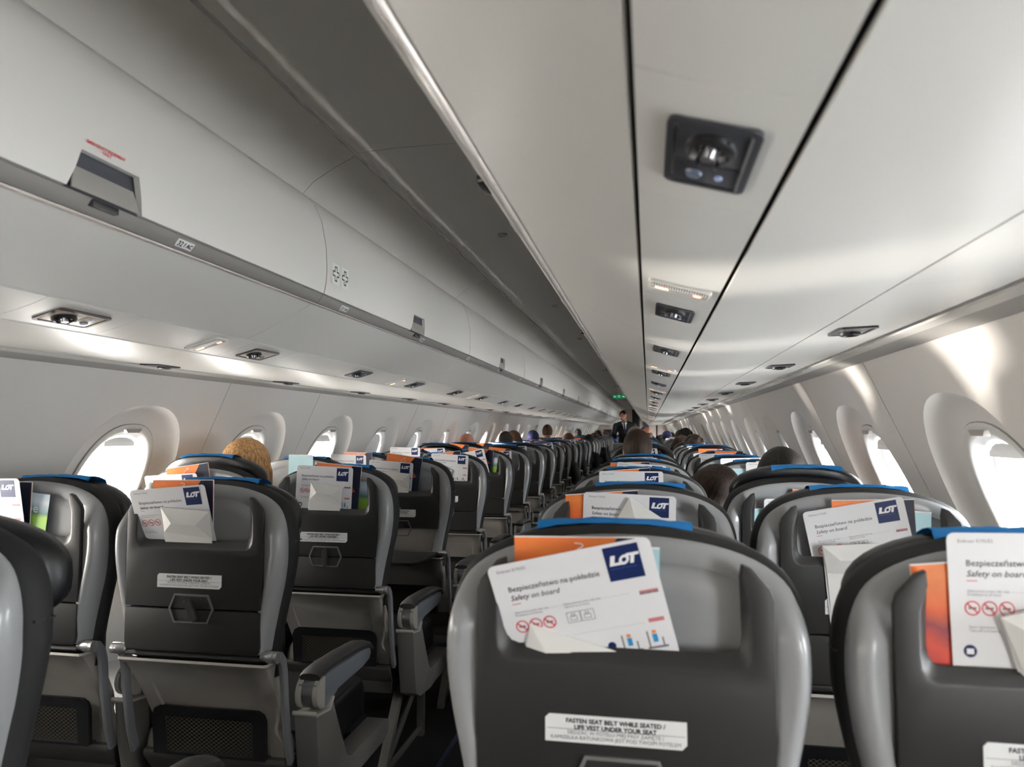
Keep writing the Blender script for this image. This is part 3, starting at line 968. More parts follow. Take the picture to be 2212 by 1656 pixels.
# hexagonal latch recess rim + dark floor + knob
hx = [(.062, .802), (.047, .838), (-.047, .838), (-.062, .802), (-.047, .767), (.047, .767)]
hi_ = [(.057, .802), (.0435, .8335), (-.0435, .8335), (-.057, .802), (-.0435, .7715), (.0435, .7715)]
S['hex'] = MB().loft([[(x, -.010, z) for x, z in hx], [(x, -.0155, z) for x, z in hx], [(x, -.0155, z) for x, z in hi_], [(x, -.0135, z) for x, z in hi_]], cap0=False, cap1=False).mesh('latch_rim', mat('latch_rim_grey', (0.13, 0.125, 0.12), .3, coat=.3), bevel=.0008)
S['hexfloor'] = MB().prism([(.0565, .803), (.0435, .8335), (-.0435, .8335), (-.0565, .803)], -.0134, -.0128).mesh('latch_floor', mat('latch_floor_dark', (0.02, 0.02, 0.02), .4), smooth=False)
kp = [(.0085 * math.cos(PI * i / 8), .018 + .0085 * math.sin(PI * i / 8)) for i in range(9)] + [(.0085 * math.cos(PI + PI * i / 8), -.026 + .0085 * math.sin(PI + PI * i / 8)) for i in range(9)]
S['knob'] = MB().loft([[(x, -.012, z) for x, z in kp], [(x, -.022, z) for x, z in kp], [(x * .7, -.026, z * .92) for x, z in kp]]).mesh('latch_knob', M_BLACK if False else mat('latch_knob_black', (0.028, 0.027, 0.027), .35), angle=50)
# sticker
st_ = [(-.089, -.017), (.083, -.017), (.089, -.011), (.089, .017), (-.084, .017), (-.089, .012)]
S['sticker'] = MB().prism(st_, -.0125, -.0108).mesh('notice_label', M_STICK, smooth=False)
S['st1'] = text_mesh('FASTEN SEAT BELT WHILE SEATED /\nLIFE VEST UNDER YOUR SEAT', .0078, M_INK, bold=.00025, align='CENTER')
S['st2'] = text_mesh('SIEDZĄC W FOTELU MIEJ PASY ZAPIĘTE /\nKAMIZELKA RATUNKOWA JEST POD TWOIM FOTELEM', .0066, M_GINK, align='CENTER')
S['st3'] = MB().add(*flat_quad(-.087, .087, -.0003, .0003)).mesh('rule_line', M_GINK, recalc=False)
# hinge knobs and table arms
hb = MB().loft([[(x, .004 + r * math.cos(2 * PI * i / 14), .690 + r * math.sin(2 * PI * i / 14)) for i in range(14)] for x, r in ((-.230, .012), (-.230, .0145), (-.220, .0145), (-.2195, .0125), (-.2185, .0145), (-.203, .0145), (-.196, .011), (-.186, .011))])
S['hingeL'] = hb.mesh('table_hinge', M_METAL, angle=50)
S['hingeR'] = MB().loft([[(-x, .004 + r * math.cos(2 * PI * i / 14), .690 + r * math.sin(2 * PI * i / 14)) for i in range(14)] for x, r in ((-.230, .012), (-.230, .0145), (-.220, .0145), (-.2195, .0125), (-.2185, .0145), (-.203, .0145), (-.196, .011), (-.186, .011))]).mesh('table_hinge', M_METAL, angle=50)
def arm(s):
    path = [(.004, .690), (.022, .686), (.036, .670), (.044, .645), (.055, .56), (.075, .46), (.095, .40)]
    rings = []
    for i, (y, z) in enumerate(path):
        a = path[max(i - 1, 0)]; b = path[min(i + 1, len(path) - 1)]
        t = Vector((0, b[0] - a[0], b[1] - a[1])).normalized()
        nrm = Vector((0, -t.z, t.y))
        wdt = .013 if i < 4 else .012
        c = Vector((s * .224, y, z))
        X = Vector((s * .006, 0, 0))
        rings.append([c - nrm * wdt - X, c - nrm * wdt + X, c + nrm * wdt + X, c + nrm * wdt - X])
    return MB().loft(rings).mesh('table_arm', mat('table_arm_grey', (0.16, 0.165, 0.175), .4), bevel=.003)
S['armL'], S['armR'] = arm(-1), arm(1)
# lower shell: lip, sloping face, waisted legs
LOW = [(.674, .205, -.012), (.668, .207, -.014), (.660, .203, -.004), (.655, .197, .004), (.62, .195, .030), (.57, .193, .062), (.53, .190, .085), (.50, .185, .097), (.478, .178, .103), (.462, .180, .106), (.445, .195, .108), (.42, .203, .110), (.392, .206, .112)]
mb = MB()
rows_ = []
for z, wd, y in LOW:
    inner = max(wd - .045, 0)
    rows_.append([(-wd, y + .05, z), (-wd, y + .006, z), (-wd + .006, y, z), (-inner, y, z), (-inner + .004, y + (.006 if z < .65 else 0), z), (inner - .004, y + (.006 if z < .65 else 0), z), (inner, y, z), (wd - .006, y, z), (wd, y + .006, z), (wd, y + .05, z)])
mb.loft(rows_, closed=False)
S['lower'] = mb.mesh('lower_shell', M_SHELL2, angle=40, recalc=True)
# literature net pocket: leather surround, dark back, cord net
pk = [(-.155, .40), (-.157, .50), (-.150, .517), (-.135, .525), (.135, .525), (.150, .517), (.157, .50), (.155, .40)]
def tilt(z):
    return .085 + (.53 - z) * .10
def pring(p, dy):
    return [(x, tilt(z) + dy, z) for x, z in p]
pi_ = [(-.125, .405), (-.126, .49), (-.122, .499), (-.115, .502), (.115, .502), (.122, .499), (.126, .49), (.125, .405)]
S['pocket'] = MB().loft([pring(pk, .004), pring(pk, -.010), pring(off(pk, -.005), -.015), pring(pi_, -.013), pring(pi_, -.004)], cap0=False, cap1=True).mesh('pocket_surround', M_LEATHER, angle=50)
net = MB()
for s in (1, -1):
    for i in range(-9, 27):
        x0 = -.125 + .25 * i / 18 if s > 0 else .125 - .25 * i / 18
        # diagonal from (x0,.41) to (x0+s*.12,.50)
        p0, p1 = [x0, .408], [x0 + s * .125, .500]
        lo, hi = -.124, .124
        dx, dz = p1[0] - p0[0], p1[1] - p0[1]
        t0, t1 = 0, 1
        for lim, sgn in ((lo, -1), (hi, 1)):
            ta = (lim - p0[0]) / dx
            if dx * sgn > 0: t1 = min(t1, ta)
            else: t0 = max(t0, ta)
        if t1 - t0 < .02: continue
        a = (p0[0] + dx * t0, p0[1] + dz * t0); b = (p0[0] + dx * t1, p0[1] + dz * t1)
        e = .0011
        net.add([(a[0] - e, tilt(a[1]) - .0125 - s * .0004, a[1]), (a[0] + e, tilt(a[1]) - .0125 - s * .0004, a[1]), (b[0] + e, tilt(b[1]) - .0125 - s * .0004, b[1]), (b[0] - e, tilt(b[1]) - .0125 - s * .0004, b[1])], [(0, 1, 2, 3)])
S['net'] = net.mesh('pocket_net', M_NET, smooth=False, recalc=False)
# cushions
CC = off(OC, .012)
CC = [(x, max(z, .60)) for x, z in CC]
CB = [(.192, .625)] + [(x, z) for x, z in off(full(OUTC, 1.110), .001)] + [(-.192, .625)]
def bring(c, y, k=1.0):
    return [(x * k, y, z) for x, z in c]
S['backrest'] = MB().loft([bring(CB, .040, .95), bring(off(CB, .0), .046), bring(off(CB, .008), .058), bring(off(CB, .009), .078), bring(off(CB, -.004), .100), bring(off(CB, -.05), .118)]).mesh('backrest_cushion', M_CLOTHB, angle=70)
seam = MB()
for s in (-1, 1):
    seam.box(*sorted((s * .228, s * .2435)), .052, .092, .966, .969)
S['seam'] = seam.mesh('cushion_seam', M_BLACK)
# headrest with wings that turn forward
HR = []
def hr_outline(k):
    pts = []
    for i in range(40):
        t = 2 * PI * i / 40
        x, z = sup(t, .214 * k[0], .089 * k[1], 2.8)
        pts.append((x, z))
    return pts
hr = MB()
rings_ = []
for y, kx, kz in ((.088, .80, .70), (.080, .93, .90), (.086, .985, .98), (.110, 1.0, 1.0), (.135, .97, .95), (.146, .85, .80)):
    r_ = []
    for x, z in hr_outline((kx, kz)):
        fwd = .035 * max(0, (abs(x) - .10) / .12) ** 1.6
        zz = 1.033 + z - .022 * (abs(x) / .22) ** 2.4
        r_.append((x, y + fwd, zz))
    rings_.append(r_)
S['headrest'] = MB().loft(rings_).mesh('headrest', M_LEATHER, angle=80)
S['cushion'] = MB().loft([[(x, y, z) for x, y in [(-.222, .16), (.222, .16), (.222, .60), (.19, .63), (-.19, .63), (-.222, .60)]] for z in (.33, .43)] + [[(x * .96, .39 + (y - .39) * .96, .452) for x, y in [(-.225, .16), (.225, .16), (.225, .60), (.19, .63), (-.19, .63), (-.225, .60)]]]).mesh('seat_cushion', M_LEATHER, bevel=.012, segs=3, angle=60)
S['pan'] = MB().box(-.20, .20, .14, .56, .285, .335).mesh('seat_pan', mat('pan_dark', (0.05, 0.048, 0.045), .5), bevel=.01)
# armrests
def yz_prism(pts, x0, x1):
    return MB().loft([[(x0, y, z) for y, z in pts], [(x1, y, z) for y, z in pts]])
S['arm_body'] = yz_prism([(.085, .598), (.10, .607), (.17, .612), (.40, .600), (.455, .592), (.465, .575), (.452, .560), (.40, .552), (.22, .548), (.175, .530), (.14, .527), (.10, .538), (.083, .56)], -.026, .026).mesh('armrest_body', mat('armrest_side_grey', (0.12, 0.13, 0.145), .4), bevel=.003)
S['arm_pad'] = MB().loft([[(x, y, z) for x, z in ((-.026, zt - .016), (-.029, zt - .006), (-.022, zt), (0, zt + .003), (.022, zt), (.029, zt - .006), (.026, zt - .016))] for y, zt in ((.098, .622), (.12, .630), (.17, .633), (.30, .628), (.42, .619), (.46, .608), (.478, .592))]).mesh('armrest_pad', M_PAD, angle=50)
def capm(x0, x1, m, r=.040, nm='armrest_cap'):
    pts = []
    for i in range(13):
        t = math.radians(80 + 200 * i / 12)
        pts.append((.118 + r * math.cos(t), .573 + r * .98 * math.sin(t)))
    return yz_prism(pts, x0, x1).mesh(nm, m, bevel=.002, angle=50)
S['capM'] = capm(-.0145, .0145, mat('armrest_cap_metal', (0.20, 0.20, 0.20), .3, metal=.7))
S['capL'] = capm(-.031, -.015, M_CAPL, .041, 'cap_ring')
S['capR'] = capm(.015, .031, M_CAPL, .041, 'cap_ring')
S['collar'] = yz_prism([(.072, .540), (.074, .533), (.15, .522), (.178, .545), (.183, .540), (.158, .513), (.074, .525), (.068, .532)], -.033, .033).mesh('armrest_collar', M_CAPL, bevel=.0015)
S['side'] = yz_prism([(.076, .527), (.16, .514), (.178, .535), (.195, .50), (.270, .365), (.285, .345), (.31, .336), (.58, .336), (.615, .322), (.625, .300), (.61, .278), (.58, .268), (.36, .268), (.30, .262), (.17, .275), (.12, .30), (.095, .40)], -.031, .031).mesh('armrest_side_panel', M_SIDE, bevel=.004, segs=2, angle=40)
S['side_in'] = yz_prism([(.076, .527), (.16, .514), (.165, .50), (.172, .42), (.18, .36), (.16, .31), (.12, .30), (.095, .40)], -.026, .026).mesh('armrest_support', M_SIDE, bevel=.004, angle=40)
# legs
S['leg_rear'] = MB().loft([[(x, y, z) for x, y in ((-.016, ya - .018), (.016, ya - .018), (.016, ya + .018), (-.016, ya + .018))] for ya, z in ((.02, .0), (.03, .03), (.22, .27), (.24, .30))]).mesh('rear_leg', M_LEG, bevel=.003)
S['leg_front'] = MB().loft([[(x, y, z) for x, y in ((-.014, ya - .016), (.014, ya - .016), (.014, ya + .016), (-.014, ya + .016))] for ya, z in ((.50, .0), (.50, .30))]).mesh('front_leg', mat('leg_dark', (0.07, 0.068, 0.062), .5), bevel=.003)
S['leg_brace'] = MB().tube([(0, .05, .03), (0, .49, .26)], .011, 6).tube([(0, .04, .035), (0, .5, .035)], .011, 6).mesh('leg_brace', mat('leg_dark', (0.07, 0.068, 0.062), .5))
S['beam'] = MB().tube([(-.2565, .24, .30), (.2565, .24, .30)], .018, 10).tube([(-.2565, .50, .30), (.2565, .50, .30)], .018, 10).mesh('seat_beam', mat('leg_dark', (0.07, 0.068, 0.062), .5))
S['shroud'] = MB().loft([[(x, y, z) for y, z in ((.10, .40), (.098, .385), (.14, .33), (.20, .31), (.22, .36), (.20, .42))] for x in (-.205, .205)]).mesh('lower_shroud', mat('shroud_dark', (0.085, 0.08, 0.075), .45), bevel=.006)
LEAN = Matrix.Translation((0, .10, .42)) @ Matrix.Rotation(0, 4, 'X') @ Matrix.Translation((0, -.10, -.42))
COLW = {'A': 'port window', 'B': 'port aisle', 'C': 'starboard aisle', 'D': 'starboard window'}
SEATINFO = {}
def rec_matrix(deg):
    # reclining tips the back towards the camera (-y)
    return T(0, .10, .42) @ RX(math.radians(deg)) @ T(0, -.10, -.42)
SPECIAL = {('D', 2): dict(rec=10, up=.028), ('A', 2): dict(rec=2, up=.035), ('B', 3): dict(table=True), ('C', 5): dict(up=.045), ('A', 6): dict(up=.03), ('B', 0): dict(rec=0)}
rng = random.Random(3)
NR = 32
for k in range(NR):
    for c in 'ABCD':
        sp_ = SPECIAL.get((c, k), {})
        rec = sp_.get('rec', 0 if k < 4 else rng.choice([0, 0, 0, 0, 2, 4]))
        up = sp_.get('up', 0 if k < 6 else rng.choice([0, 0, 0, .02]))
        R_ = rec_matrix(rec)
        y = hinge_y(c, k)
        near = k < 8
        mid = k < 14
        extra = ' with its table folded down' if sp_.get('table') else (' tilted back with a raised headrest' if rec >= 8 else '')
        if k < 16:
            lb = 'grey-backed black seat%s, %s row ahead, %s column' % (extra, ORD[k], COLW[c])
        else:
            lb = 'grey-backed black seat in the distant rows, %s column' % COLW[c]
        s = obj('aircraft_seat', None, None, T(SX[c], y, 0), category='seat', label=lb, group='seats of the %s column' % COLW[c])
        SEATINFO[(c, k)] = (s, R_, up)
        sh = obj('back_shell', S['shell'], s, R_)
        pn = obj('pocket_panel', S['panel'], s, R_)
        if sp_.get('table'):
            obj('table_recess', S['recess'], s, R_)
            obj('open_tray_table', S['deployed'], s, T(0, .0, .684))
            if near:
                hx_ = obj('latch_rim', S['hex'], s, R_)
                obj('latch_knob', S['knob'], hx_, T(-.0, 0, .812) @ RY(math.radians(88)))
        else:
            tb_ = obj('tray_table', S['table'], s, R_)
            if mid:
                obj('table_bar', S['tablebar'], s, R_)
            if near:
                hx_ = obj('latch_rim', S['hex'], s, R_)
                obj('latch_floor', S['hexfloor'], hx_)
                kr = {('B', 1): -27, ('B', 2): 0, ('C', 0): 3}.get((c, k), rng.choice([0, 0, -12, 8]))
                obj('latch_knob', S['knob'], hx_, T(0, 0, .803) @ RY(math.radians(kr)))
        if near:
            zst = {('D', 0): .872, ('D', 1): .864}.get((c, k), .870)
            stk = obj('notice_label', S['sticker'], s, R_ @ T(-.008, 0, zst))
            obj('printed_notice', S['st1'], stk, T(0, -.0131, .0075))
            obj('printed_notice_small', S['st2'], stk, T(0, -.0131, -.0065))
            obj('rule_line', S['st3'], stk, T(0, -.0131, -.0005))
        obj('lower_shell', S['lower'], s)
        obj('backrest_cushion', S['backrest'], s, R_)
        hd = obj('headrest', S['headrest'], s, R_ @ T(0, 0, up))
        obj('seat_cushion', S['cushion'], s)
        if mid:
            for hn in 'LR':
                obj('table_hinge', S['hinge' + hn], s)
                obj('table_arm', S['arm' + hn], s)
            obj('cushion_seam', S['seam'], s, R_)
            obj('lower_shroud', S['shroud'], s)
            pk_ = obj('net_pocket', S['pocket'], s)
            if near:
                obj('pocket_net', S['net'], pk_, kind='stuff')
        obj('seat_pan', S['pan'], s)
        obj('seat_beam', S['beam'], s)
        arms = {'A': (-1, 1), 'B': (1,), 'C': (-1, 1), 'D': (1,)}[c]
        for a_ in arms:
            aisle = (c == 'B') or (c == 'C' and a_ < 0)
            mid_arm = (c in 'AC' and a_ > 0)
            xa = a_ * (.2575 + (.012 if aisle else 0))
            XSC = Matrix.Identity(4) if aisle else Matrix.Diagonal((.76, 1, 1, 1))
            ar = obj('armrest', S['arm_body'], s, T(xa, 0, 0) @ XSC)
            obj('armrest_pad', S['arm_pad'], ar)
            if mid:
                obj('armrest_cap', S['capM'], ar)
                obj('cap_ring', S['capL'], ar)
                obj('cap_ring', S['capR'], ar)
                obj('armrest_collar', S['collar'], ar)
            obj('armrest_side_panel' if aisle else 'armrest_support', S['side' if aisle else 'side_in'], s, T(xa, 0, 0) @ XSC)
        lx = {'A': -.12, 'B': .20, 'C': -.20, 'D': .12}[c]
        obj('rear_leg', S['leg_rear'], s, T(lx, 0, 0))
        obj('front_leg', S['leg_front'], s, T(lx, 0, 0))
        if mid:
            obj('leg_brace', S['leg_brace'], s, T(lx, 0, 0))

# ================================================================== things in the pockets
CW, CH = .2155, .205
def rr_sheet(w_, h_, r, th, m, name):
    pts = []
    for cx, cz, a0 in ((w_ / 2 - r, -r, 0), (-w_ / 2 + r, -r, 90), (-w_ / 2 + r, -h_ + r, 180), (w_ / 2 - r, -h_ + r, 270)):
        for i in range(5):
            t = math.radians(a0 + 22.5 * i)
            pts.append((cx + r * math.cos(t), cz + r * math.sin(t)))
    return MB().prism(pts, 0, th).mesh(name, m, smooth=False)
CARD = rr_sheet(CW, CH, .009, .0009, M_PAPER, 'safety_card')
def cu(u): return -CW / 2 + u * CW
E_ = -.0004
LOGO = MB().add(*flat_quad(cu(.715), cu(.925), -.0505, -.0045, E_)).mesh('logo_panel', M_NAVY, recalc=False)
def lot_letters():
    """LOT wordmark: slanted heavy letters, the L joined low to the O"""
    mb = MB()
    def sl(pts, y=E_ * 2):
        P_ = [(x + z * .28, y, z) for x, z in pts]
        mb.add(P_, [tuple(range(len(P_)))])
    # L
    sl([(0, 0), (.0155, 0), (.0148, .0036), (.0058, .0036), (.0058, .0135), (0, .0135)])
    # O as ring pieces
    import math as m_
    cx, cz = .0180, .0062
    N = 16
    for i in range(N):
        a, b = 2 * PI * i / N, 2 * PI * (i + 1) / N
        sl([(cx + .0066 * m_.cos(a), cz + .0066 * m_.sin(a)), (cx + .0066 * m_.cos(b), cz + .0066 * m_.sin(b)), (cx + .0030 * m_.cos(b), cz + .0030 * m_.sin(b)), (cx + .0030 * m_.cos(a), cz + .0030 * m_.sin(a))])
    # T
    sl([(.0200, .0100), (.0365, .0100), (.0365, .0138), (.0200, .0138)])
    sl([(.0262, 0), (.0310, 0), (.0310, .0102), (.0262, .0102)])
    return mb.mesh('logo_lettering', M_WPRINT, recalc=False, smooth=False)
LOTM = lot_letters()
UNDER = MB().add(*flat_quad(0, .034, 0, .0006)).mesh('logo_underline', M_BPRINT, recalc=False)
T1 = text_mesh('Bezpieczeństwo na pokładzie', .0104, M_INK, bold=.00005)
T2 = text_mesh('Safety on board', .0104, M_INK, shear=.25, bold=.00005)
T0 = text_mesh('Embraer E195/E2', .0056, M_GINK)
T3 = text_mesh('Zabronione przez cały czas\nProhibited at all times', .0042, M_GINK)
T4 = text_mesh('Wyposażenie przez cały czas\nAllowed at all times', .0042, M_GINK)
T5 = text_mesh('Start i lądowanie\nTake-off and landing', .0042, M_GINK)
DASH = MB().add(*flat_quad(0, .012, 0, .0009)).mesh('red_dash', M_RINK, recalc=False)
def ban():
    mb = MB()
    N = 20
    for i in range(N):
        a, b = 2 * PI * i / N, 2 * PI * (i + 1) / N
        mb.add([(.0088 * math.cos(a), E_, .0088 * math.sin(a)), (.0088 * math.cos(b), E_, .0088 * math.sin(b)), (.0072 * math.cos(b), E_, .0072 * math.sin(b)), (.0072 * math.cos(a), E_, .0072 * math.sin(a))], [(0, 1, 2, 3)])
    c, s = .70710678, .70710678
    mb.add([(-.0075 * c - .0006, E_ * 2, .0075 * s - .0006), (.0075 * c - .0006, E_ * 2, -.0075 * s - .0006), (.0075 * c + .0006, E_ * 2, -.0075 * s + .0006), (-.0075 * c + .0006, E_ * 2, .0075 * s + .0006)], [(0, 1, 2, 3)])
    return mb.mesh('prohibition_sign', M_RINK, recalc=False)
BAN = ban()
PIC = MB().add(*flat_quad(-.0045, .0045, -.0012, .0012, E_ * .5)).add(*flat_quad(-.0045, -.002, .0018, .0035, E_ * .5)).mesh('pictogram', M_GINK, recalc=False)
def outline_rects(rects, e=.0004):
    mb = MB()
    for x0, x1, z0, z1 in rects:
        mb.add(*flat_quad(x0, x1, z0, z0 + e, E_)); mb.add(*flat_quad(x0, x1, z1 - e, z1, E_))
        mb.add(*flat_quad(x0, x0 + e, z0, z1, E_)); mb.add(*flat_quad(x1 - e, x1, z0, z1, E_))
    return mb
DIAG = outline_rects([(0, .018, 0, .015), (.0185, .0365, 0, .015), (.004, .0135, .003, .009), (.0225, .032, .003, .009), (.006, .0115, .009, .0125), (.0245, .030, .009, .0125)], .0007).mesh('device_diagram', M_GINK, recalc=False)
RULES = outline_rects([(-.045, .065, -.0702, -.0698), (-.02, .075, -.1130, -.1126)], .0003).mesh('rule_lines', mat('rule_grey', (.45, .45, .46), .5), recalc=False)
REDB = MB().add(*flat_quad(.078, .102, -.0745, -.0690, E_)).mesh('red_row_symbols', mat('pink_ink', (.55, .18, .2), .5), recalc=False)
REDB2 = MB().add(*flat_quad(.0785, .085, -.0742, -.0715, E_ * 2)).add(*flat_quad(.0865, .0935, -.0742, -.0715, E_ * 2)).add(*flat_quad(.095, .1015, -.0742, -.0715, E_ * 2)).mesh('symbol_silhouettes', M_GINK, recalc=False)
REDC = MB().add(*flat_quad(.080, .100, -.1135, -.1080, E_)).mesh('red_row_symbols', mat('pink_ink', (.55, .18, .2), .5), recalc=False)
def person_pics():
    obs = []
    for dx in (0, .033):
        mb = MB()
        mb.add(*flat_quad(.038 + dx, .064 + dx, -.150, -.147, E_)); mb.add(*flat_quad(.040 + dx, .042 + dx, -.147, -.125, E_))
        mb.add(*flat_quad(.058 + dx, .060 + dx, -.147, -.136, E_))
        obs.append(mb.mesh('seat_drawing', M_GINK, recalc=False))
    return obs
SEATD = person_pics()
MANB = MB().add(*flat_quad(.047, .053, -.141, -.130, E_ * 2)).add(*flat_quad(.080, .086, -.141, -.130, E_ * 2)).mesh('blue_figures', mat('figure_blue', (.02, .25, .55), .5), recalc=False)
MANH = MB().add(*flat_quad(.0475, .0525, -.129, -.1245, E_ * 2)).add(*flat_quad(.0805, .0855, -.129, -.1245, E_ * 2)).mesh('figure_heads', mat('figure_skin', (.65, .22, .08), .5), recalc=False)
DOT = MB()
DOT.add([(.026 + .0055 * math.cos(2 * PI * i / 16), E_, -.137 + .0055 * math.sin(2 * PI * i / 16)) for i in range(16)], [tuple(range(16))])
DOTM = DOT.mesh('round_mark', M_NAVY, recalc=False)
DOT2 = MB()
DOT2.add([(-.088 + .0075 * math.cos(2 * PI * i / 16), E_, -.140 + .0075 * math.sin(2 * PI * i / 16)) for i in range(16)], [tuple(range(16))])
DOT2M = DOT2.mesh('belt_mark', M_NAVY, recalc=False)
BELT2 = MB().add(*flat_quad(-.092, -.084, -.1435, -.1370, E_ * 2)).mesh('belt_mark_inner', M_WPRINT, recalc=False)
BLUES = MB().add(*flat_quad(.068, .096, -.170, -.159, E_)).mesh('blue_strip', mat('figure_blue', (.02, .25, .55), .5), recalc=False)

def col_words(c, k):
    return 'the %s-row %s seat' % (ORD[k], COLW[c]) if k < 16 else 'a distant %s seat' % COLW[c]
def pocket(c, k, x, z, tilt_, dy, yaw_=0.0, lean=0.0):
    s, R_, up = SEATINFO[(c, k)]
    M = T(SX[c], hinge_y(c, k), 0) @ R_ @ T(x, dy, z) @ RZ(math.radians(yaw_)) @ RX(math.radians(lean)) @ RY(math.radians(-tilt_))
    return M
def make_card(c, k, x, z, tilt_, dy=.0065, lean=0, detail=2, yaw_=0):
    M = pocket(c, k, x, z, tilt_, dy, yaw_, lean)
    how = 'tilted ' if abs(tilt_) > 3 else ''
    o = obj('safety_card', CARD, None, M, category='card', label='%swhite safety card with navy logo in pocket of %s' % (how, col_words(c, k)), group='safety cards in the seat-back pockets')
    lp = obj('logo_panel', LOGO, o)
    obj('logo_lettering', LOTM, lp, T(cu(.735), 0, -.0300))
    if detail > 0:
        obj('logo_underline', UNDER, lp, T(cu(.735), E_ * 2, -.0345))
        obj('printed_title', T1, o, T(cu(.092), E_, -.0395))
        obj('printed_subtitle', T2, o, T(cu(.092), E_, -.0520))
        obj('printed_code', T0, o, T(cu(.055), E_, -.0115))
    if detail > 1:
        obj('red_dash', DASH, o, T(cu(.092), E_, -.0575))
        obj('small_print', T3, o, T(cu(.092), E_, -.0705))
        obj('small_print', T4, o, T(cu(.40), E_, -.0705))
        obj('small_print', T5, o, T(cu(.092), E_, -.1130))
        for i in range(3):
            b_ = obj('prohibition_sign', BAN, o, T(cu(.115 + .087 * i), 0, -.0895))
            obj('pictogram', PIC, b_)
        obj('device_diagram', DIAG, o, T(cu(.40), 0, -.0960))
        obj('rule_lines', RULES, o)
        rs_ = obj('red_row_symbols', REDB, o)
        obj('symbol_silhouettes', REDB2, rs_)
        obj('red_row_symbols', REDC, o)
        for m_ in SEATD:
            obj('seat_drawing', m_, o)
        f_ = obj('blue_figures', MANB, o)
        obj('figure_heads', MANH, f_)
        obj('round_mark', DOTM, o)
        b_ = obj('belt_mark', DOT2M, o)
        obj('belt_mark_inner', BELT2, b_)
        obj('blue_strip', BLUES, o)
    return o
MW = .172
MAGB = MB().box(-MW / 2, MW / 2, .0003, .0040, -.205, -.0005).mesh('page_block', M_PAGE, smooth=False)
MAGC = rr_sheet(MW, .206, .001, .0005, M_SUNSET, 'magazine')
MAGT = MB().add([(MW * .30, E_, -.0018), (MW / 2 - .0005, E_, -.0018), (MW / 2 - .0005, E_, -.115), (MW * .36, E_, -.080), (MW * .12, E_, -.046)], [(0, 4, 3, 2, 1)]).add([(-MW / 2, E_, -.138), (MW / 2, E_, -.088), (MW / 2, E_, -.2055), (-MW / 2, E_, -.2055)], [(0, 3, 2, 1)]).mesh('navy_corner', mat('magazine_navy', (.006, .009, .03), .45, spec=.3), recalc=False)
def swirl():
    mb = MB()
    pts = []
    for i in range(26):
        t = i / 25
        pts.append(Vector((.012 * math.sin(t * 2 * PI * 1.15) * (1 - .3 * t), 0, .013 * math.cos(t * PI))))
    return mb.tube([(p.x, E_, p.z) for p in pts], .0009, 4).tube([(.012 + .004 * math.cos(a), E_, -.006 + .005 * math.sin(a)) for a in [i * .5 for i in range(11)]], .0006, 4).mesh('swirl_lettering', M_WPRINT)
SWIRL = swirl()
EDGE = MB().add(*flat_quad(-MW / 2, MW / 2, -.0018, 0, E_ * .6)).mesh('white_border', M_WPRINT, recalc=False)
def make_mag(c, k, x, z, tilt_, dy=.0105, lean=0, detail=1, yaw_=0):
    M = pocket(c, k, x, z, tilt_, dy, yaw_, lean)
    o = obj('magazine', MAGC, None, M, category='magazine', label='orange sunset magazine with navy corner in pocket of %s' % col_words(c, k), group='orange magazines in the seat-back pockets')
    obj('page_block', MAGB, o)
    obj('navy_corner', MAGT, o)
    if detail:
        obj('swirl_lettering', SWIRL, o, T(-.005, E_, -.022))
        obj('white_border', EDGE, o)
    return o
GRNC = rr_sheet(.17, .16, .002, .0006, M_MEADOW, 'brochure')
GRNB = MB().box(-.0855, .0855, .0006, .0035, -.16, .001).mesh('dark_back_cover', mat('brochure_back', (.03, .03, .05), .35), smooth=False)
GTXT = text_mesh('Europe', .034, M_WPRINT, align='LEFT')
LEAFC = rr_sheet(.125, .15, .001, .0008, M_LBLUE, 'leaflet')
def make_brochure(c, k, x, z, tilt_, dy=.0165, words=True):
    o = obj('brochure', GRNC, None, pocket(c, k, x, z, tilt_, dy), category='brochure', label='brochure with green meadow cover in pocket of %s' % col_words(c, k), group='green brochures in the seat-back pockets')
    obj('dark_back_cover', GRNB, o)
    if words: obj('printed_title', GTXT, o, T(-.045, -.0006, -.052))
    return o
def make_leaflet(c, k, x, z, tilt_, dy=.0215):
    o = obj('leaflet', LEAFC, None, pocket(c, k, x, z, tilt_, dy), category='leaflet', label='thin pale blue leaflet in the pocket of %s' % col_words(c, k), group='pale blue leaflets in the seat-back pockets')
    obj('white_border', MB().add(*flat_quad(-.0625, .0625, -.003, 0, E_)).mesh('white_border', M_WPRINT, recalc=False), o)
    return o
# paper bag with folded block bottom
def bag_mesh():
    mb = MB()
    w2, h1 = .061, .060
    d = -.0105
    A, B, C_, D_ = (-w2, d * .3, 0), (w2, d * .3, -.001), (w2 + .002, d * .2, -h1 * 1.12), (-w2 + .004, d * .2, -h1)
    p1, p2, p3, p4 = (-.026, d, -.021), (.026, d * .9, -.020), (.030, d * 1.4, -.033), (-.029, d * 1.5, -.032)
    back = .0015
    vs = [A, B, C_, D_, p1, p2, p3, p4, (-w2, back, 0), (w2, back, -.001), (w2, back, -.19), (-w2, back, -.19), (-w2 * .93, .0008, -.19), (w2 * .93, .0008, -.19), (0, d * .2, -h1 * 1.06)]
    fs = [(0, 1, 5, 4), (0, 4, 7), (0, 7, 3), (1, 2, 6), (1, 6, 5), (4, 5, 6, 7), (7, 6, 14), (3, 7, 14), (14, 6, 2), (3, 14, 2, 13, 12), (8, 11, 10, 9), (0, 8, 9, 1), (1, 9, 10, 13, 2), (0, 3, 12, 11, 8), (12, 13, 10, 11)]
    mb.add(vs, fs)
    return mb.mesh('paper_bag', M_BAG, smooth=False)
BAG = bag_mesh()
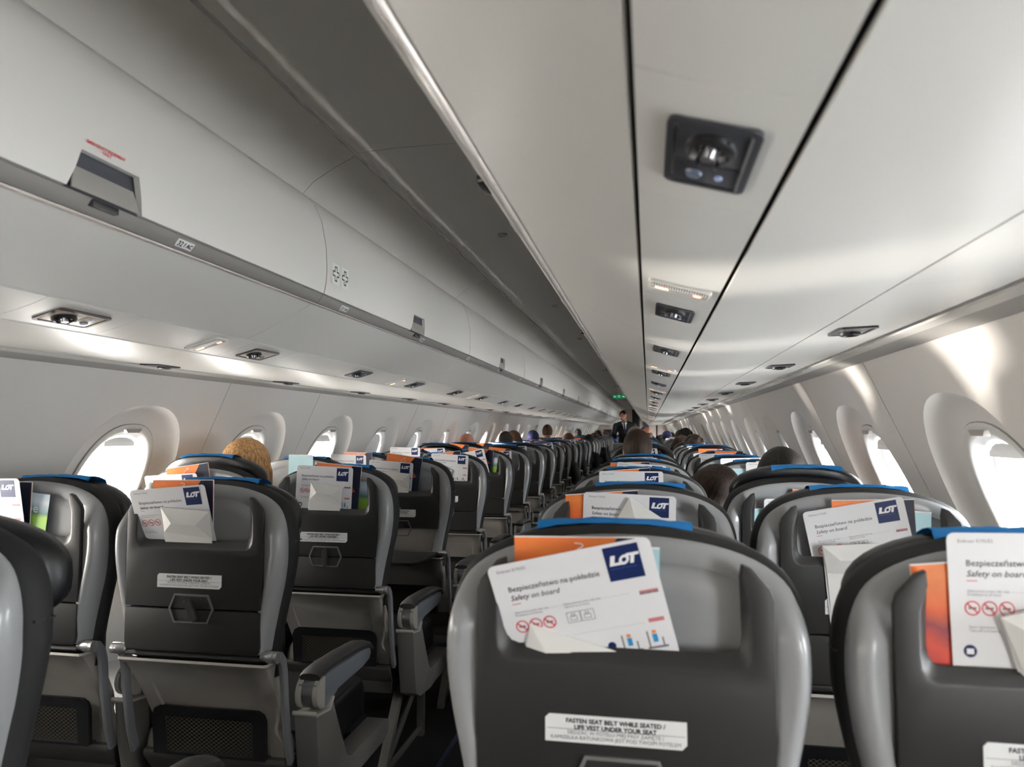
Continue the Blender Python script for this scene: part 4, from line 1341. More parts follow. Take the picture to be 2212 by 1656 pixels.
FLAP = MB().add([(-.026, -.0112, -.021), (.026, -.0105, -.020), (.024, -.0145, -.0325), (-.023, -.0150, -.0315)], [(0, 3, 2, 1)]).mesh('folded_flap', M_BAG, smooth=False, recalc=False)
def make_bag(c, k, x, z, tilt_, dy=-.0010, lean=0, yaw_=0, scale=1.0, flat=1.0):
    o = obj('sick_bag', BAG, None, pocket(c, k, x, z, tilt_, dy, yaw_, lean) @ Matrix.Diagonal((scale, scale * flat, scale, 1)), category='paper bag', label='folded white paper sick bag in the pocket of %s' % col_words(c, k), group='white paper bags in the seat-back pockets')
    obj('folded_flap', FLAP, o, T(0, -.0006, 0))
    return o
def tm(a, b):
    (x0, z0), (x1, z1) = a, b
    return (x0 + x1) / 2, (z0 + z1) / 2, math.degrees(math.atan2(z1 - z0, x1 - x0))
DC = {}
def cardpx(c, k, a, b, **kw):
    x, z, t = tm(a, b)
    DC[(c, k)] = 1
    return make_card(c, k, x, z, t, **kw)
def magpx(c, k, x_left, z, tilt_, **kw):
    """x_left: where the visible left edge stands"""
    return make_mag(c, k, x_left + MW / 2, z, tilt_, **kw)
# row 0
cardpx('C', 0, (-.177, 1.069), (.040, 1.121), dy=-.030, lean=15)
magpx('C', 0, -.142, 1.110, 1.0)
make_bag('C', 0, -.062, .982, -15, dy=-.0015, lean=7, scale=.95, flat=.4)
make_leaflet('C', 0, -.012, 1.098, -1)
cardpx('D', 0, (-.122, 1.127), (.093, 1.131))
magpx('D', 0, -.163, 1.096, 6)
make_bag('D', 0, -.002, 1.050, 16, scale=1.15)
# row 1
cardpx('C', 1, (-.119, 1.105), (.104, 1.097))
magpx('C', 1, -.160, 1.104, 4.5)
make_bag('C', 1, .045, 1.062, -32)
cardpx('D', 1, (-.139, 1.066), (.077, 1.107))
magpx('D', 1, -.073, 1.098, 1.8)
make_bag('D', 1, -.040, 1.002, 4.5, dy=-.0165)
make_leaflet('D', 1, .075, 1.075, -3)
cardpx('A', 1, (-.213, 1.116), (.006, 1.121), dy=-.019, lean=10)
magpx('A', 1, -.155, 1.112, -1)
make_brochure('A', 1, -.015, 1.085, -6)
cardpx('B', 1, (-.180, 1.094), (.043, 1.115), dy=-.029, lean=14.5)
magpx('B', 1, -.135, 1.122, 1.0)
make_leaflet('B', 1, -.115, 1.065, 12)
make_bag('B', 1, -.018, 1.052, -3, dy=-.0215, lean=14, scale=1.1)
# row 2
cardpx('C', 2, (-.130, 1.112), (.086, 1.113))
magpx('C', 2, -.130, 1.118, 5)
cardpx('D', 2, (-.12, 1.063), (.095, 1.064))
magpx('D', 2, -.034, 1.090, -2.5)
make_leaflet('D', 2, -.110, 1.030, 6)
make_bag('D', 2, -.03, 1.00, 4)
cardpx('A', 2, (-.198, 1.083), (.022, 1.098), dy=-.017, lean=11)
magpx('A', 2, -.124, 1.122, 8)
cardpx('B', 2, (-.124, 1.124), (.093, 1.116))
magpx('B', 2, -.049, 1.128, -5)
make_brochure('B', 2, .072, 1.070, -3, words=False)
make_bag('B', 2, -.004, 1.055, -7)
# row 3
make_leaflet('A', 3, .01, 1.133, 0)
cardpx('B', 3, (-.155, 1.114), (.065, 1.099))
magpx('B', 3, -.067, 1.134, -8)
make_bag('B', 3, -.012, 1.056, -5)
magpx('C', 3, -.131, 1.110, 1.8)
cardpx('C', 3, (-.100, 1.112), (.114, 1.095))
make_leaflet('D', 3, -.080, 1.086, 1)
cardpx('D', 3, (-.061, 1.115), (.152, 1.116))
magpx('D', 3, -.02, 1.122, 2)
# row 4
cardpx('A', 4, (-.159, 1.12), (.053, 1.116))
magpx('A', 4, -.084, 1.132, -1)
cardpx('B', 4, (-.078, 1.125), (.139, 1.113))
magpx('B', 4, -.084, 1.130, 7)
make_bag('B', 4, -.01, 1.055, -24)
cardpx('C', 4, (-.13, 1.110), (.085, 1.112))
magpx('C', 4, -.11, 1.114, 2)
cardpx('D', 4, (-.10, 1.112), (.114, 1.118))
# row 5
cardpx('A', 5, (-.101, 1.135), (.115, 1.133))
cardpx('B', 5, (-.160, 1.085), (.049, 1.130), dy=-.017, lean=10)
magpx('B', 5, -.06, 1.128, -6)
make_brochure('B', 5, .055, 1.075, -6)
rng2 = random.Random(11)
for k in range(5, 26):
    for c in 'ABCD':
        if (c, k) in DC: continue
        if rng2.random() < .82:
            make_card(c, k, rng2.uniform(-.07, .03), rng2.uniform(1.095, 1.125), rng2.choice([0, 1, -2, 8, -5, 3, 10]), detail=1 if k < 8 else 0)
        if rng2.random() < .65:
            make_mag(c, k, rng2.uniform(-.03, .04), rng2.uniform(1.112, 1.130), rng2.choice([0, -3, 4, -6, 2]), detail=0)
        if k < 12 and rng2.random() < .3:
            make_bag(c, k, rng2.uniform(-.05, .03), rng2.uniform(1.03, 1.05), rng2.uniform(-15, 15), dy=.001)
# blue headrest covers
def cover_mesh(seed):
    r_ = random.Random(seed)
    mb = MB()
    n = 14
    rows_ = []
    for i in range(n + 1):
        x = -.108 + .216 * i / n
        droop = -.022 * (abs(x) / .22) ** 2.4
        wv = r_.uniform(-.0015, .0015)
        row = []
        tail = .0015 + .006 * (abs(i - n / 2) / (n / 2)) ** 3 + r_.uniform(0, .0015)
        for y, z in ((.074 - tail * .4, 1.1235 - tail), (.080, 1.1252 + wv), (.093, 1.1256 + wv), (.115, 1.1225), (.138, 1.114), (.150, 1.09), (.153, 1.03), (.154, .97)):
            row.append((x, y, z + droop * (1 if y > .07 else .8)))
        rows_.append(row)
    ins = [[(x, y + (.001 if z < 1.125 else 0), z - .0012) for x, y, z in r] for r in rows_]
    mb.loft(rows_, closed=False)
    mb.loft(ins, closed=False)
    return mb.mesh('headrest_cover', M_BLUECL, angle=60)
COV = [cover_mesh(i) for i in range(4)]
for k in range(26):
    for c in 'ABCD':
        if (k > 7 and rng2.random() < .15) or (c, k) == ('B', 0): continue
        s, R_, up = SEATINFO[(c, k)]
        M = T(SX[c], hinge_y(c, k), 0) @ R_ @ T({('B', 1): .02, ('A', 1): .03}.get((c, k), rng2.uniform(-.02, .02)), 0, up)
        obj('headrest_cover', COV[(k * 3 + ord(c)) % 4], None, M, category='headrest cover', label='bright blue cloth cover on headrest of %s' % col_words(c, k), group='blue cloth headrest covers')
# paper slip on the open table
obj('paper_slip', MB().box(-.04, .04, -.012, .012, 0, .0006).mesh('paper_slip', M_PAPER, smooth=False), None, T(SX['B'] - .10, hinge_y('B', 3) - .08, .6995) @ RZ(.25), category='paper', label='white paper slip lying on the folded-down tray table')

# unseen warm fill lights, added behind the camera to brighten the seat backs
for gx, ge in ((XC - .6, 14), (XC + .6, 2)):
    gl = bpy.data.lights.new('rear_fill', 'AREA')
    gl.shape = 'RECTANGLE'
    gl.size, gl.size_y = .7, .25
    gl.energy = ge
    gl.color = (1.0, .88, .74)
    go = bpy.data.objects.new('rear_fill', gl)
    COL.objects.link(go)
    go.location = (gx, Y0C + .25, 1.95)
    go.rotation_mode = 'QUATERNION'
    go.rotation_quaternion = Vector((0, .8, -.5)).to_track_quat('-Z', 'Y')

# ================================================================== people
def remeshed(mb, voxel, name, mats, smooth_it=4, fmat=None):
    me = bpy.data.meshes.new(name + '_src')
    me.from_pydata(mb.v, [], mb.f)
    o = bpy.data.objects.new('tmp', me)
    COL.objects.link(o)
    m = o.modifiers.new('r', 'REMESH')
    m.mode = 'VOXEL'
    m.voxel_size = voxel
    m2 = o.modifiers.new('s', 'SMOOTH')
    m2.factor = .5
    m2.iterations = smooth_it
    dg = bpy.context.evaluated_depsgraph_get()
    out = bpy.data.meshes.new_from_object(o.evaluated_get(dg))
    bpy.data.objects.remove(o)
    out.name = name
    out.materials.clear()
    for q in (mats if isinstance(mats, (list, tuple)) else [mats]):
        out.materials.append(q)
    if fmat:
        for p_ in out.polygons:
            p_.material_index = fmat(p_.center)
    out.shade_smooth()
    return out
def cap(mb, a, b, ra, rb, n=12):
    a, b = Vector(a), Vector(b)
    mb.tube([a + (a - b).normalized() * ra * .6, a, a.lerp(b, .5), b, b + (b - a).normalized() * rb * .6], [ra * .6, ra, (ra + rb) / 2, rb, rb * .6], n)
    return mb
def hand(mb, w_, d, s, curl=.5):
    """palm and five fingers from wrist w_ pointing along d (Vector), s=side sign"""
    d = d.normalized()
    side = d.cross(Vector((0, 0, 1))).normalized() * s
    dn = Vector((0, 0, -1))
    mb.ell(w_ + d * .045, (.040, .048, .018), 12, 8)
    for i, (off_, L) in enumerate(((-.030, .060), (-.010, .072), (.010, .068), (.029, .055))):
        p0 = w_ + d * .08 + side * off_
        p1 = p0 + d * L * .5 + dn * L * .15 * curl
        p2 = p1 + d * L * .4 + dn * L * .6 * curl
        mb.tube([p0 - d * .02, p0, p1, p2], [.0095, .0095, .0085, .0065], 8)
    t0 = w_ + d * .02 - side * .034
    mb.tube([t0, t0 + d * .028 - side * .022, t0 + d * .058 - side * .024 + dn * .008], [.011, .010, .0075], 8)
def head_parts(mb, c, M=None, face=1):
    """head with face features looking along +y; c = centre of the skull"""
    c = Vector(c)
    M = M or Matrix.Identity(3)
    def e(p, r):
        mb.ell(c + M @ Vector(p), r, 18, 12, M)
    e((0, 0, .012), (.076, .094, .100))
    e((0, .030, -.045), (.058, .062, .070))
    e((0, .055, -.085), (.030, .030, .026))
    e((0, .088, -.012), (.012, .018, .028))
    e((0, .098, -.030), (.016, .013, .011))
    e((0, .086, .022), (.052, .014, .010))
    e((0, .084, -.060), (.026, .013, .006))
    e((0, .082, -.070), (.022, .013, .006))
    for s in (-1, 1):
        e((s * .045, .066, -.025), (.020, .018, .020))
        e((s * .079, -.002, -.008), (.009, .018, .031))
        e((s * .030, .078, .004), (.015, .012, .010))
SKINS = {'fair': (0.52, 0.29, 0.20), 'ruddy': (0.48, 0.20, 0.12), 'tan': (0.32, 0.17, 0.10)}
def skin(n):
    return mat('skin_' + n, SKINS[n], .5, noise=.08, nscale=40)
# seated body, facing +y, hips above origin, head top about 1.25
bd = MB()
bd.ell((0, 0, .54), (.17, .14, .12), 16, 10)
bd.ell((0, -.02, .70), (.145, .105, .16), 16, 10)
bd.ell((0, -.03, .86), (.165, .11, .13), 16, 10)
bd.ell((0, -.03, .945), (.18, .075, .05), 16, 10)
cap(bd, (0, -.025, .94), (0, .0, 1.07), .056, .050)
head_parts(bd, (0, .005, 1.140))
for s in (-1, 1):
    cap(bd, (s * .175, -.03, .935), (s * .225, .02, .69), .050, .040)
    cap(bd, (s * .225, .02, .69), (s * .150, .26, .64), .038, .027)
    hand(bd, Vector((s * .150, .275, .64)), Vector((-s * .25, 1, -.15)), s)
    cap(bd, (s * .09, .02, .52), (s * .12, .46, .53), .082, .058)
    cap(bd, (s * .12, .46, .52), (s * .13, .50, .12), .052, .038)
    bd.ell((s * .13, .56, .05), (.045, .125, .045), 12, 8)
SEATED = remeshed(bd, .0085, 'body', [skin('fair')])
jk = MB()
jk.ell((0, -.02, .70), (.165, .125, .17), 16, 10)
jk.ell((0, -.03, .86), (.185, .128, .135), 16, 10)
jk.ell((0, -.03, .945), (.195, .09, .055), 16, 10)
jk.ell((0, -.02, .985), (.075, .075, .035), 16, 10)
for s in (-1, 1):
    cap(jk, (s * .175, -.03, .935), (s * .225, .02, .69), .066, .054)
    cap(jk, (s * .225, .02, .69), (s * .155, .24, .64), .052, .040)
JACKET = remeshed(jk, .012, 'jacket', [M_CLOTHB])
tr = MB()
tr.ell((0, 0, .54), (.185, .155, .12), 16, 10)
for s in (-1, 1):
    cap(tr, (s * .09, .02, .52), (s * .12, .46, .53), .096, .070)
    cap(tr, (s * .12, .46, .52), (s * .13, .50, .16), .066, .056)
TROUS = remeshed(tr, .012, 'trousers', [M_CLOTHB])
sh_ = MB()
for s in (-1, 1):
    sh_.ell((s * .13, .565, .055), (.052, .140, .055), 12, 8)
SHOES = sh_.mesh('shoes', M_BLACK)
HC = Vector((0, .005, 1.140))
def hair_short(thick=.010, back=-.06, z0=-.03):
    mb = MB()
    rings = []
    N = 28
    for j, t in enumerate([i / 9 for i in range(10)]):
        ring_ = []
        for i in range(N):
            a = 2 * PI * i / N
            front = math.sin(a)                     # +1 at the face
            zmin = .045 if front > .25 else (-.048 if front < -.2 else -.010)
            zmin = zmin + (.0 if front <= .25 else .02)
            th = t * (PI / 2)
            z = zmin + (.112 + thick - zmin) * math.sin(th)
            rr_ = math.sqrt(max(0, 1 - ((z - .012) / (.100 + thick)) ** 2)) if abs(z - .012) < .1 + thick else 0
            jit = 1 + .02 * math.sin(i * 3.1 + j * 2.3)
            ring_.append(HC + Vector(((.076 + thick) * rr_ * math.cos(a) * jit, (.094 + thick) * rr_ * math.sin(a) * jit, z)))
        rings.append(ring_)
    mb.loft(rings, cap0=True, cap1=True)
    return mb.mesh('hair', M_BLACK, angle=80)
HAIR = {'short': hair_short()}
def lob(mb, c, r, n=16):
    mb.ell(HC + Vector(c), r, n, 12)
mb = MB()
lob(mb, (0, -.012, .020), (.098, .104, .108))
for i in range(15):
    a = PI + PI * i / 14
    x, y = .088 * math.cos(a), .082 * math.sin(a) - .008
    mb.tube([HC + Vector((x * .8, y * .85, .06)), HC + Vector((x * 1.08, y * 1.1, -.02)), HC + Vector((x * 1.12, y * 1.12, -.10)), HC + Vector((x * 1.0, y * 1.05, -.17 - .01 * (i % 3)))], [.022, .024, .020, .008], 7)
HAIR['bob'] = remeshed(mb, .0075, 'hair', [M_BLACK], 1)
mb = MB()
lob(mb, (0, -.010, .018), (.092, .104, .106))
for i in range(15):
    a = PI + PI * i / 14
    x, y = .088 * math.cos(a), .080 * math.sin(a) - .008
    mb.tube([HC + Vector((x * .8, y * .85, .05)), HC + Vector((x * 1.1, y * 1.15, -.05)), HC + Vector((x * 1.25, y * 1.5, -.18)), HC + Vector((x * 1.15, y * 1.7 - .02, -.32 - .02 * (i % 3)))], [.022, .024, .020, .007], 7)
HAIR['long'] = remeshed(mb, .009, 'hair', [M_BLACK], 1)
mb = MB()
lob(mb, (0, -.010, .016), (.086, .102, .104))
lob(mb, (0, -.085, .075), (.035, .035, .033))
HAIR['bun'] = remeshed(mb, .008, 'hair', [M_BLACK], 1)
mb = MB()
for i in range(22):
    a = PI * 1.0 + PI * i / 21
    mb.ell(HC + Vector((.078 * math.cos(a), .094 * math.sin(a), -.015)), (.012, .012, .045), 8, 6)
HAIR['fringe'] = remeshed(mb, .007, 'hair', [M_BLACK], 2)
mb = MB()
lob(mb, (0, -.004, .030), (.090, .108, .095))
mb.ell(HC + Vector((0, .0, .000)), (.093, .111, .035), 20, 10)
HAIR['cap'] = mb.mesh('knitted_cap', M_CLOTHB)
mb = MB()
rg = random.Random(5)
lob(mb, (0, -.014, .014), (.084, .096, .100))
for i in range(60):
    a, t = rg.uniform(0, 2 * PI), rg.uniform(0, 1.9)
    if math.sin(a) > .3 and t > 1.1: continue
    lob(mb, (.085 * math.sin(t) * math.cos(a), .098 * math.sin(t) * math.sin(a), .015 + .1 * math.cos(t)), (.026, .026, .026), 8)
HAIR['curly'] = remeshed(mb, .008, 'hair', [M_BLACK], 2)
HMAT = {'blonde': hair_mat('hair_blonde', (.26, .12, .04), (.60, .37, .17)), 'black': hair_mat('hair_black', (.006, .005, .004), (.022, .016, .012)), 'brown': hair_mat('hair_brown', (.03, .014, .007), (.10, .045, .02)),
        'darkbrown': hair_mat('hair_darkbrown', (.012, .007, .004), (.045, .022, .012)), 'grey': hair_mat('hair_grey', (.10, .08, .065), (.28, .24, .20)), 'navy': mat('cap_navy', (.01, .012, .06), .8, bump=.5), 'capgrey': mat('cap_cream', (.35, .31, .27), .8)}
CLO = {'dark': mat('dark_jacket', (.012, .012, .014), .8, bump=.6, nscale=60), 'greyshirt': mat('grey_shirt', (.12, .12, .115), .8, bump=.4, nscale=80), 'beige': mat('beige_jumper', (.35, .30, .25), .8, bump=.4, nscale=80), 'jeans': mat('denim', (.035, .06, .12), .8, noise=.4, nscale=60), 'black': mat('black_top', (.01, .01, .011), .8, bump=.4, nscale=80)}
EYE = MB().ell((0, 0, 0), (.0105, .0105, .0105), 10, 8).mesh('eye', mat('eye_white', (.6, .58, .55), .2))
PUP = MB().ell((0, .0075, 0), (.0045, .0035, .0045), 8, 6).mesh('pupil', M_BLACK)
def set_mat(o, m):
    for sl in o.material_slots:
        sl.link = 'OBJECT'
        sl.material = m
PEOPLE = [
    # col,row, x offset, y offset, head top z, hair, hair colour, skin, clothes, description, yaw
    ('A', 2, .03, .0, 1.205, 'bob', 'blonde', 'fair', 'beige', 'person with straight chin-length blonde hair seen from behind', 0),
    ('A', 7, -.02, .0, 1.225, 'fringe', 'brown', 'ruddy', 'greyshirt', 'bald-topped person facing forward', 0),
    ('A', 9, .05, .0, 1.235, 'short', 'black', 'tan', 'dark', 'person with black hair', 0),
    ('A', 10, .0, .0, 1.24, 'bob', 'brown', 'fair', 'dark', 'person with light brown hair', 0),
    ('A', 12, .0, .0, 1.245, 'cap', 'navy', 'fair', 'dark', 'person in a dark navy knitted cap', 0),
    ('A', 14, .0, .0, 1.345, 'short', 'brown', 'fair', 'greyshirt', 'tall person with cropped hair and grey shirt rising above the seats', 0),
    ('A', 18, .0, .0, 1.26, 'cap', 'capgrey', 'fair', 'beige', 'person in a pale cap', 0),
    ('B', 10, .06, .05, 1.12, 'short', 'darkbrown', 'fair', 'dark', 'slouching person in jeans with one knee in the aisle', -14),
    ('B', 12, .0, .0, 1.21, 'short', 'brown', 'fair', 'dark', 'person with brown hair', 0),
    ('A', 21, .0, .0, 1.29, 'bun', 'black', 'fair', 'dark', 'person with dark hair in a bun', 0),
    ('B', 14, .04, .05, 1.20, 'short', 'black', 'fair', 'dark', 'person in a dark puffy jacket leaning out into the aisle', -10, 12),
    ('B', 17, .10, .0, 1.19, 'curly', 'darkbrown', 'fair', 'dark', 'curly-haired person in a dark jacket by the aisle', 0),
    ('B', 20, .0, .0, 1.25, 'bob', 'darkbrown', 'fair', 'dark', 'distant dark-haired person beside the aisle', 0),
    ('B', 24, .0, .0, 1.24, 'short', 'darkbrown', 'ruddy', 'dark', 'farthest dark-haired person visible beside the aisle', 0),
    ('C', 2, .02, .0, 1.18, 'long', 'darkbrown', 'fair', 'black', 'person with long dark brown hair leaning into the gap between seats', 0, 26),
    ('C', 4, -.025, .0, 1.252, 'short', 'darkbrown', 'fair', 'black', 'person with closely cropped dark brown hair, largest head in the row', 0),
    ('C', 9, .0, .0, 1.28, 'curly', 'grey', 'fair', 'greyshirt', 'person with greying hair leaning to the aisle', 0, -8),
    ('C', 14, .02, .0, 1.31, 'fringe', 'brown', 'ruddy', 'dark', 'tall balding person with reddish crown', 0),
    ('C', 17, -.05, .0, 1.31, 'short', 'black', 'tan', 'dark', 'distant tall black-haired person', 0),
    ('D', 2, .0, .0, 1.185, 'short', 'black', 'tan', 'dark', 'person with short thinning black hair above a tilted headrest', 0),
    ('D', 8, -.03, .0, 1.195, 'curly', 'darkbrown', 'fair', 'dark', 'person with wavy dark brown hair', 0),
    ('D', 9, -.12, .0, 1.19, 'bob', 'darkbrown', 'fair', 'dark', 'person with dark bobbed hair beside a wavy-haired neighbour', 0),
    ('D', 11, .0, .0, 1.265, 'curly', 'black', 'fair', 'dark', 'person with big curly black hair', 0),
    ('D', 13, .0, .0, 1.26, 'bun', 'brown', 'fair', 'dark', 'person with brown hair gathered on top', 0),
    ('D', 16, -.14, .0, 1.24, 'cap', 'navy', 'fair', 'dark', 'distant person in a dark cap on the starboard side', 0),
    ('D', 19, .0, .0, 1.21, 'bob', 'darkbrown', 'fair', 'dark', 'distant dark-haired person on the starboard side', 0),
]
knee = MB()
cap(knee, (.0, .10, .50), (.17, .50, .66), .080, .066)
cap(knee, (.17, .50, .66), (.10, .62, .30), .062, .050)
KNEE = remeshed(knee, .012, 'crossed_leg', [CLO['jeans']])
for c, k, dx, dyy, zt, hs, hc, sk, cl, desc, yw, *ln in PEOPLE:
    ln = ln[0] if ln else 0
    sc_ = zt / 1.252
    M = T(SX[c] + dx, hinge_y(c, k) + .285 + dyy, 0) @ T(0, 0, .5) @ RY(math.radians(ln)) @ T(0, 0, -.5) @ RZ(math.radians(yw)) @ Matrix.Diagonal((1, 1, sc_, 1))
    o = obj('person', SEATED, None, M, category='person', label='%s, %s row %s' % (desc, ORD[k] if k < 16 else 'distant', COLW[c]) if len(desc.split()) < 12 else desc, group=None)
    set_mat(o, skin(sk))
    set_mat(obj('jacket', JACKET, o), CLO[cl])
    set_mat(obj('trousers', TROUS, o), CLO['jeans'] if k == 10 and c == 'B' else CLO['dark'])
    obj('shoes', SHOES, o)
    set_mat(obj('knitted_cap' if hs == 'cap' else 'hair', HAIR[hs], o), HMAT[hc])
    for s in (-1, 1):
        e_ = obj('eye', EYE, o, T(HC.x + s * .030, HC.y + .082, HC.z + .002))
        obj('pupil', PUP, e_)
    if c == 'B' and k == 10:
        obj('crossed_leg', KNEE, o)

# cabin attendant, standing in the aisle, bowed towards a seated passenger (faces the camera)
AX, AY = XC + .03, 18.6
LB = .16                         # forward lean (towards -y)
at_ = MB()
def A(x, y, z):                  # lean the upper body forwards from the hips
    t = max(0, z - .90)
    return Vector((x - t * .06, y - t * LB, z * 1.0 - t * t * .03))
at_.ell(A(0, 0, .95), (.165, .12, .13), 16, 10)
at_.ell(A(0, 0, 1.12), (.15, .11, .16), 16, 10)
at_.ell(A(0, 0, 1.30), (.175, .12, .15), 16, 10)
at_.ell(A(0, 0, 1.42), (.195, .085, .06), 16, 10)
cap(at_, A(0, 0, 1.43), A(0, -.035, 1.55), .058, .054)
HM = (Matrix.Rotation(PI, 3, 'Z') @ Matrix.Rotation(math.radians(-30), 3, 'X'))
HCA = A(-.02, -.055, 1.640)
HMA = Matrix.Rotation(math.radians(14), 3, 'Z') @ HM
head_parts(at_, HCA, HMA)
for s in (-1, 1):
    sh0 = A(s * .20, 0, 1.40)
    el = A(s * .27, -.02, 1.15)
    wr = A(s * .20 - .06, -.22, 1.03)
    cap(at_, sh0, el, .055, .044)
    cap(at_, el, wr, .042, .030)
    cap(at_, (s * .09, 0, .92), (s * .10, -.01, .50), .085, .058)
    cap(at_, (s * .10, -.01, .50), (s * .10, .02, .09), .055, .038)
    at_.ell((s * .10, -.05, .045), (.045, .13, .045), 12, 8)
ATT = remeshed(at_, .009, 'attendant_body', [skin('ruddy')])
att = obj('person', ATT, None, T(AX, AY, 0), category='person', label='standing cabin attendant in dark suit and tie, head bowed, wearing blue gloves in the aisle')
ja = MB()
ja.ell(A(0, 0, 1.00), (.185, .14, .16), 16, 10)
ja.ell(A(0, 0, 1.15), (.175, .130, .17), 16, 10)
ja.ell(A(0, 0, 1.30), (.200, .138, .15), 16, 10)
ja.ell(A(0, .005, 1.425), (.225, .112, .072), 16, 10)
ja.ell(A(0, .03, 1.475), (.085, .075, .045), 16, 10)
for s in (-1, 1):
    sh0 = A(s * .205, 0, 1.40)
    el = A(s * .28, -.02, 1.15)
    wr = A(s * .205 - .055, -.19, 1.045)
    cap(ja, sh0, el, .078, .062)
    cap(ja, el, wr, .058, .046)
M_SUIT = mat('suit_cloth', (.006, .007, .012), .75, bump=.3, nscale=200)
jo = obj('jacket', remeshed(ja, .012, 'suit_jacket', [M_SUIT]), att)
tq = MB()
tq.ell((0, 0, .90), (.178, .135, .12), 16, 10)
for s in (-1, 1):
    cap(tq, (s * .09, 0, .90), (s * .10, -.01, .50), .098, .074)
    cap(tq, (s * .10, -.01, .50), (s * .10, .02, .12), .072, .060)
obj('trousers', remeshed(tq, .014, 'trousers', [M_SUIT]), att)
st2 = MB()
def V3(x, yo, z):
    p = A(x, yo, z)
    return (p.x, p.y, p.z)
st2.add([V3(-.05, -.125, 1.455), V3(.05, -.125, 1.455), V3(.045, -.135, 1.40), V3(.006, -.158, 1.20), V3(-.006, -.158, 1.20), V3(-.045, -.135, 1.40),
         V3(-.05, -.10, 1.46), V3(.05, -.10, 1.46), V3(.045, -.12, 1.40), V3(.006, -.14, 1.20), V3(-.006, -.14, 1.20), V3(-.045, -.12, 1.40)],
        [(0, 1, 2, 3, 4, 5), (11, 10, 9, 8, 7, 6), (0, 6, 7, 1), (1, 7, 8, 2), (2, 8, 9, 3), (3, 9, 10, 4), (4, 10, 11, 5), (5, 11, 6, 0)])
so = obj('shirt_front', st2.mesh('shirt_front', M_WPRINT), att)
for s in (-1, 1):
    col_ = MB().add([V3(s * .008, -.140, 1.455), V3(s * .062, -.115, 1.475), V3(s * .060, -.125, 1.43), V3(s * .030, -.150, 1.405),
                     V3(s * .008, -.130, 1.455), V3(s * .062, -.100, 1.475), V3(s * .060, -.110, 1.43), V3(s * .030, -.135, 1.405)],
                    [(0, 1, 2, 3), (7, 6, 5, 4), (0, 4, 5, 1), (1, 5, 6, 2), (2, 6, 7, 3), (3, 7, 4, 0)])
    obj('shirt_collar', col_.mesh('shirt_collar', M_WPRINT, smooth=False), so)
ti = MB().loft([[V3(-a, -.150 - d_, z), V3(a, -.150 - d_, z), V3(a, -.142 - d_, z), V3(-a, -.142 - d_, z)] for a, z, d_ in ((.014, 1.455, 0), (.011, 1.43, .003), (.016, 1.36, .006), (.020, 1.26, .012), (.012, 1.17, .012))])
obj('necktie', ti.mesh('necktie', mat('necktie_navy', (.008, .012, .04), .5)), att)
obj('name_badge', MB().add([V3(.10, -.139, 1.27), V3(.14, -.133, 1.27), V3(.14, -.133, 1.258), V3(.10, -.139, 1.258)], [(0, 1, 2, 3)]).mesh('name_badge', M_METAL, recalc=False), att)
hmb = MB()
for i in range(70):
    a, t = rg.uniform(0, 2 * PI), rg.uniform(0, 1.75)
    if math.sin(a) > .2 and t > .85: continue
    p = Vector((.078 * math.sin(t) * math.cos(a), .094 * math.sin(t) * math.sin(a), .018 + .098 * math.cos(t)))
    hmb.ell(HCA + HMA @ p, (.020, .020, .020), 8, 6)
obj('hair', remeshed(hmb, .008, 'hair', [HMAT['darkbrown']], 2), att)
brd = MB()
for i in range(24):
    a = PI * i / 23
    brd.ell(HCA + HMA @ Vector((.052 * math.cos(a), .040 + .045 * math.sin(a), -.085 + .012 * abs(math.cos(a)))), (.012, .010, .018), 8, 6)
obj('beard', remeshed(brd, .007, 'beard', [mat('beard_brown', (.10, .045, .02), .8)], 2), att)
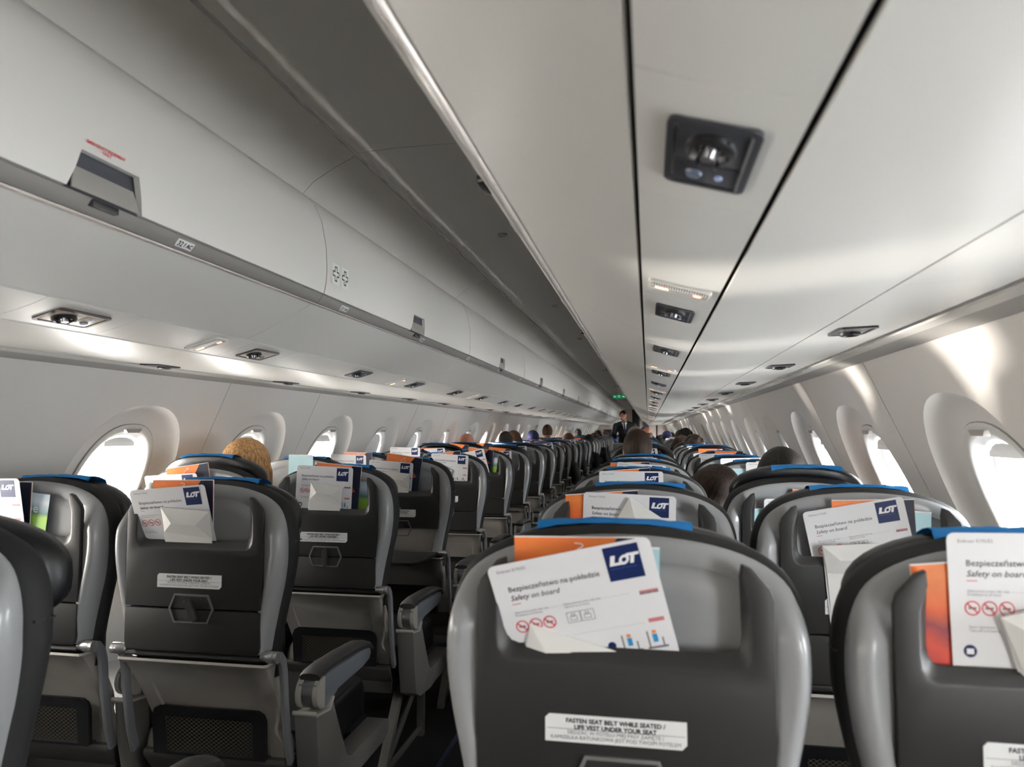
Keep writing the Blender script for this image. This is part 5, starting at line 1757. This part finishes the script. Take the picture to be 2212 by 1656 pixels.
for s in (-1, 1):
    p = HCA + HMA @ Vector((s * .030, .082, .002))
    e_ = obj('eye', EYE, att, Matrix.Translation(p) @ HMA.to_4x4())
    obj('pupil', PUP, e_)
    br = MB().tube([HCA + HMA @ Vector((s * .014, .097, .020)), HCA + HMA @ Vector((s * .032, .098, .025)), HCA + HMA @ Vector((s * .048, .086, .018))], .004, 6)
    obj('eyebrow', br.mesh('eyebrow', HMAT['darkbrown']), att)
    gv = MB()
    wr = A(s * .20 - .06, -.22, 1.03)
    cap(gv, A(s * .205 - .055, -.19, 1.045), wr, .036, .032)
    hand(gv, wr, Vector((-.3 * s, -1, -.45)), s, .7)
    obj('blue_glove', remeshed(gv, .004, 'blue_glove', [M_BLUEG], 2), att)
shs = MB()
for s in (-1, 1):
    shs.ell((s * .10, -.055, .05), (.052, .145, .05), 12, 8)
obj('shoes', shs.mesh('shoes', M_BLACK), att)

# service cart in front of the attendant
ct = obj('service_cart', MB().box(-.15, .15, -.25, .25, .10, .93).mesh('cart_body', mat('cart_beige', (.42, .37, .30), .45), bevel=.012), None, T(XC - .10, 17.9, 0), category='cart', label='beige service cart standing in the aisle before the attendant')
obj('cart_top', MB().box(-.155, .155, -.26, .26, .93, .955).mesh('cart_top', mat('cart_top', (.5, .47, .42), .4), bevel=.006), ct)
obj('cart_door', MB().box(-.135, .135, -.258, -.249, .14, .90).mesh('cart_door', mat('cart_door', (.38, .34, .28), .45), bevel=.004), ct)
obj('cart_handle', MB().tube([(-.10, -.26, .87), (-.10, -.285, .87), (.10, -.285, .87), (.10, -.26, .87)], .008, 8).mesh('cart_handle', M_METAL), ct)
whl = MB().loft([[(x, .045 * math.cos(2 * PI * i / 14), .045 + .045 * math.sin(2 * PI * i / 14)) for i in range(14)] for x in (-.012, .012)]).mesh('cart_wheel', M_BLACK, angle=30)
for x in (-.12, .12):
    for y in (-.2, .2):
        obj('cart_wheel', whl, ct, T(x, y, 0))
        obj('caster', MB().box(-.018, .018, -.02, .02, .08, .11).mesh('caster', M_METAL), ct, T(x, y, 0))
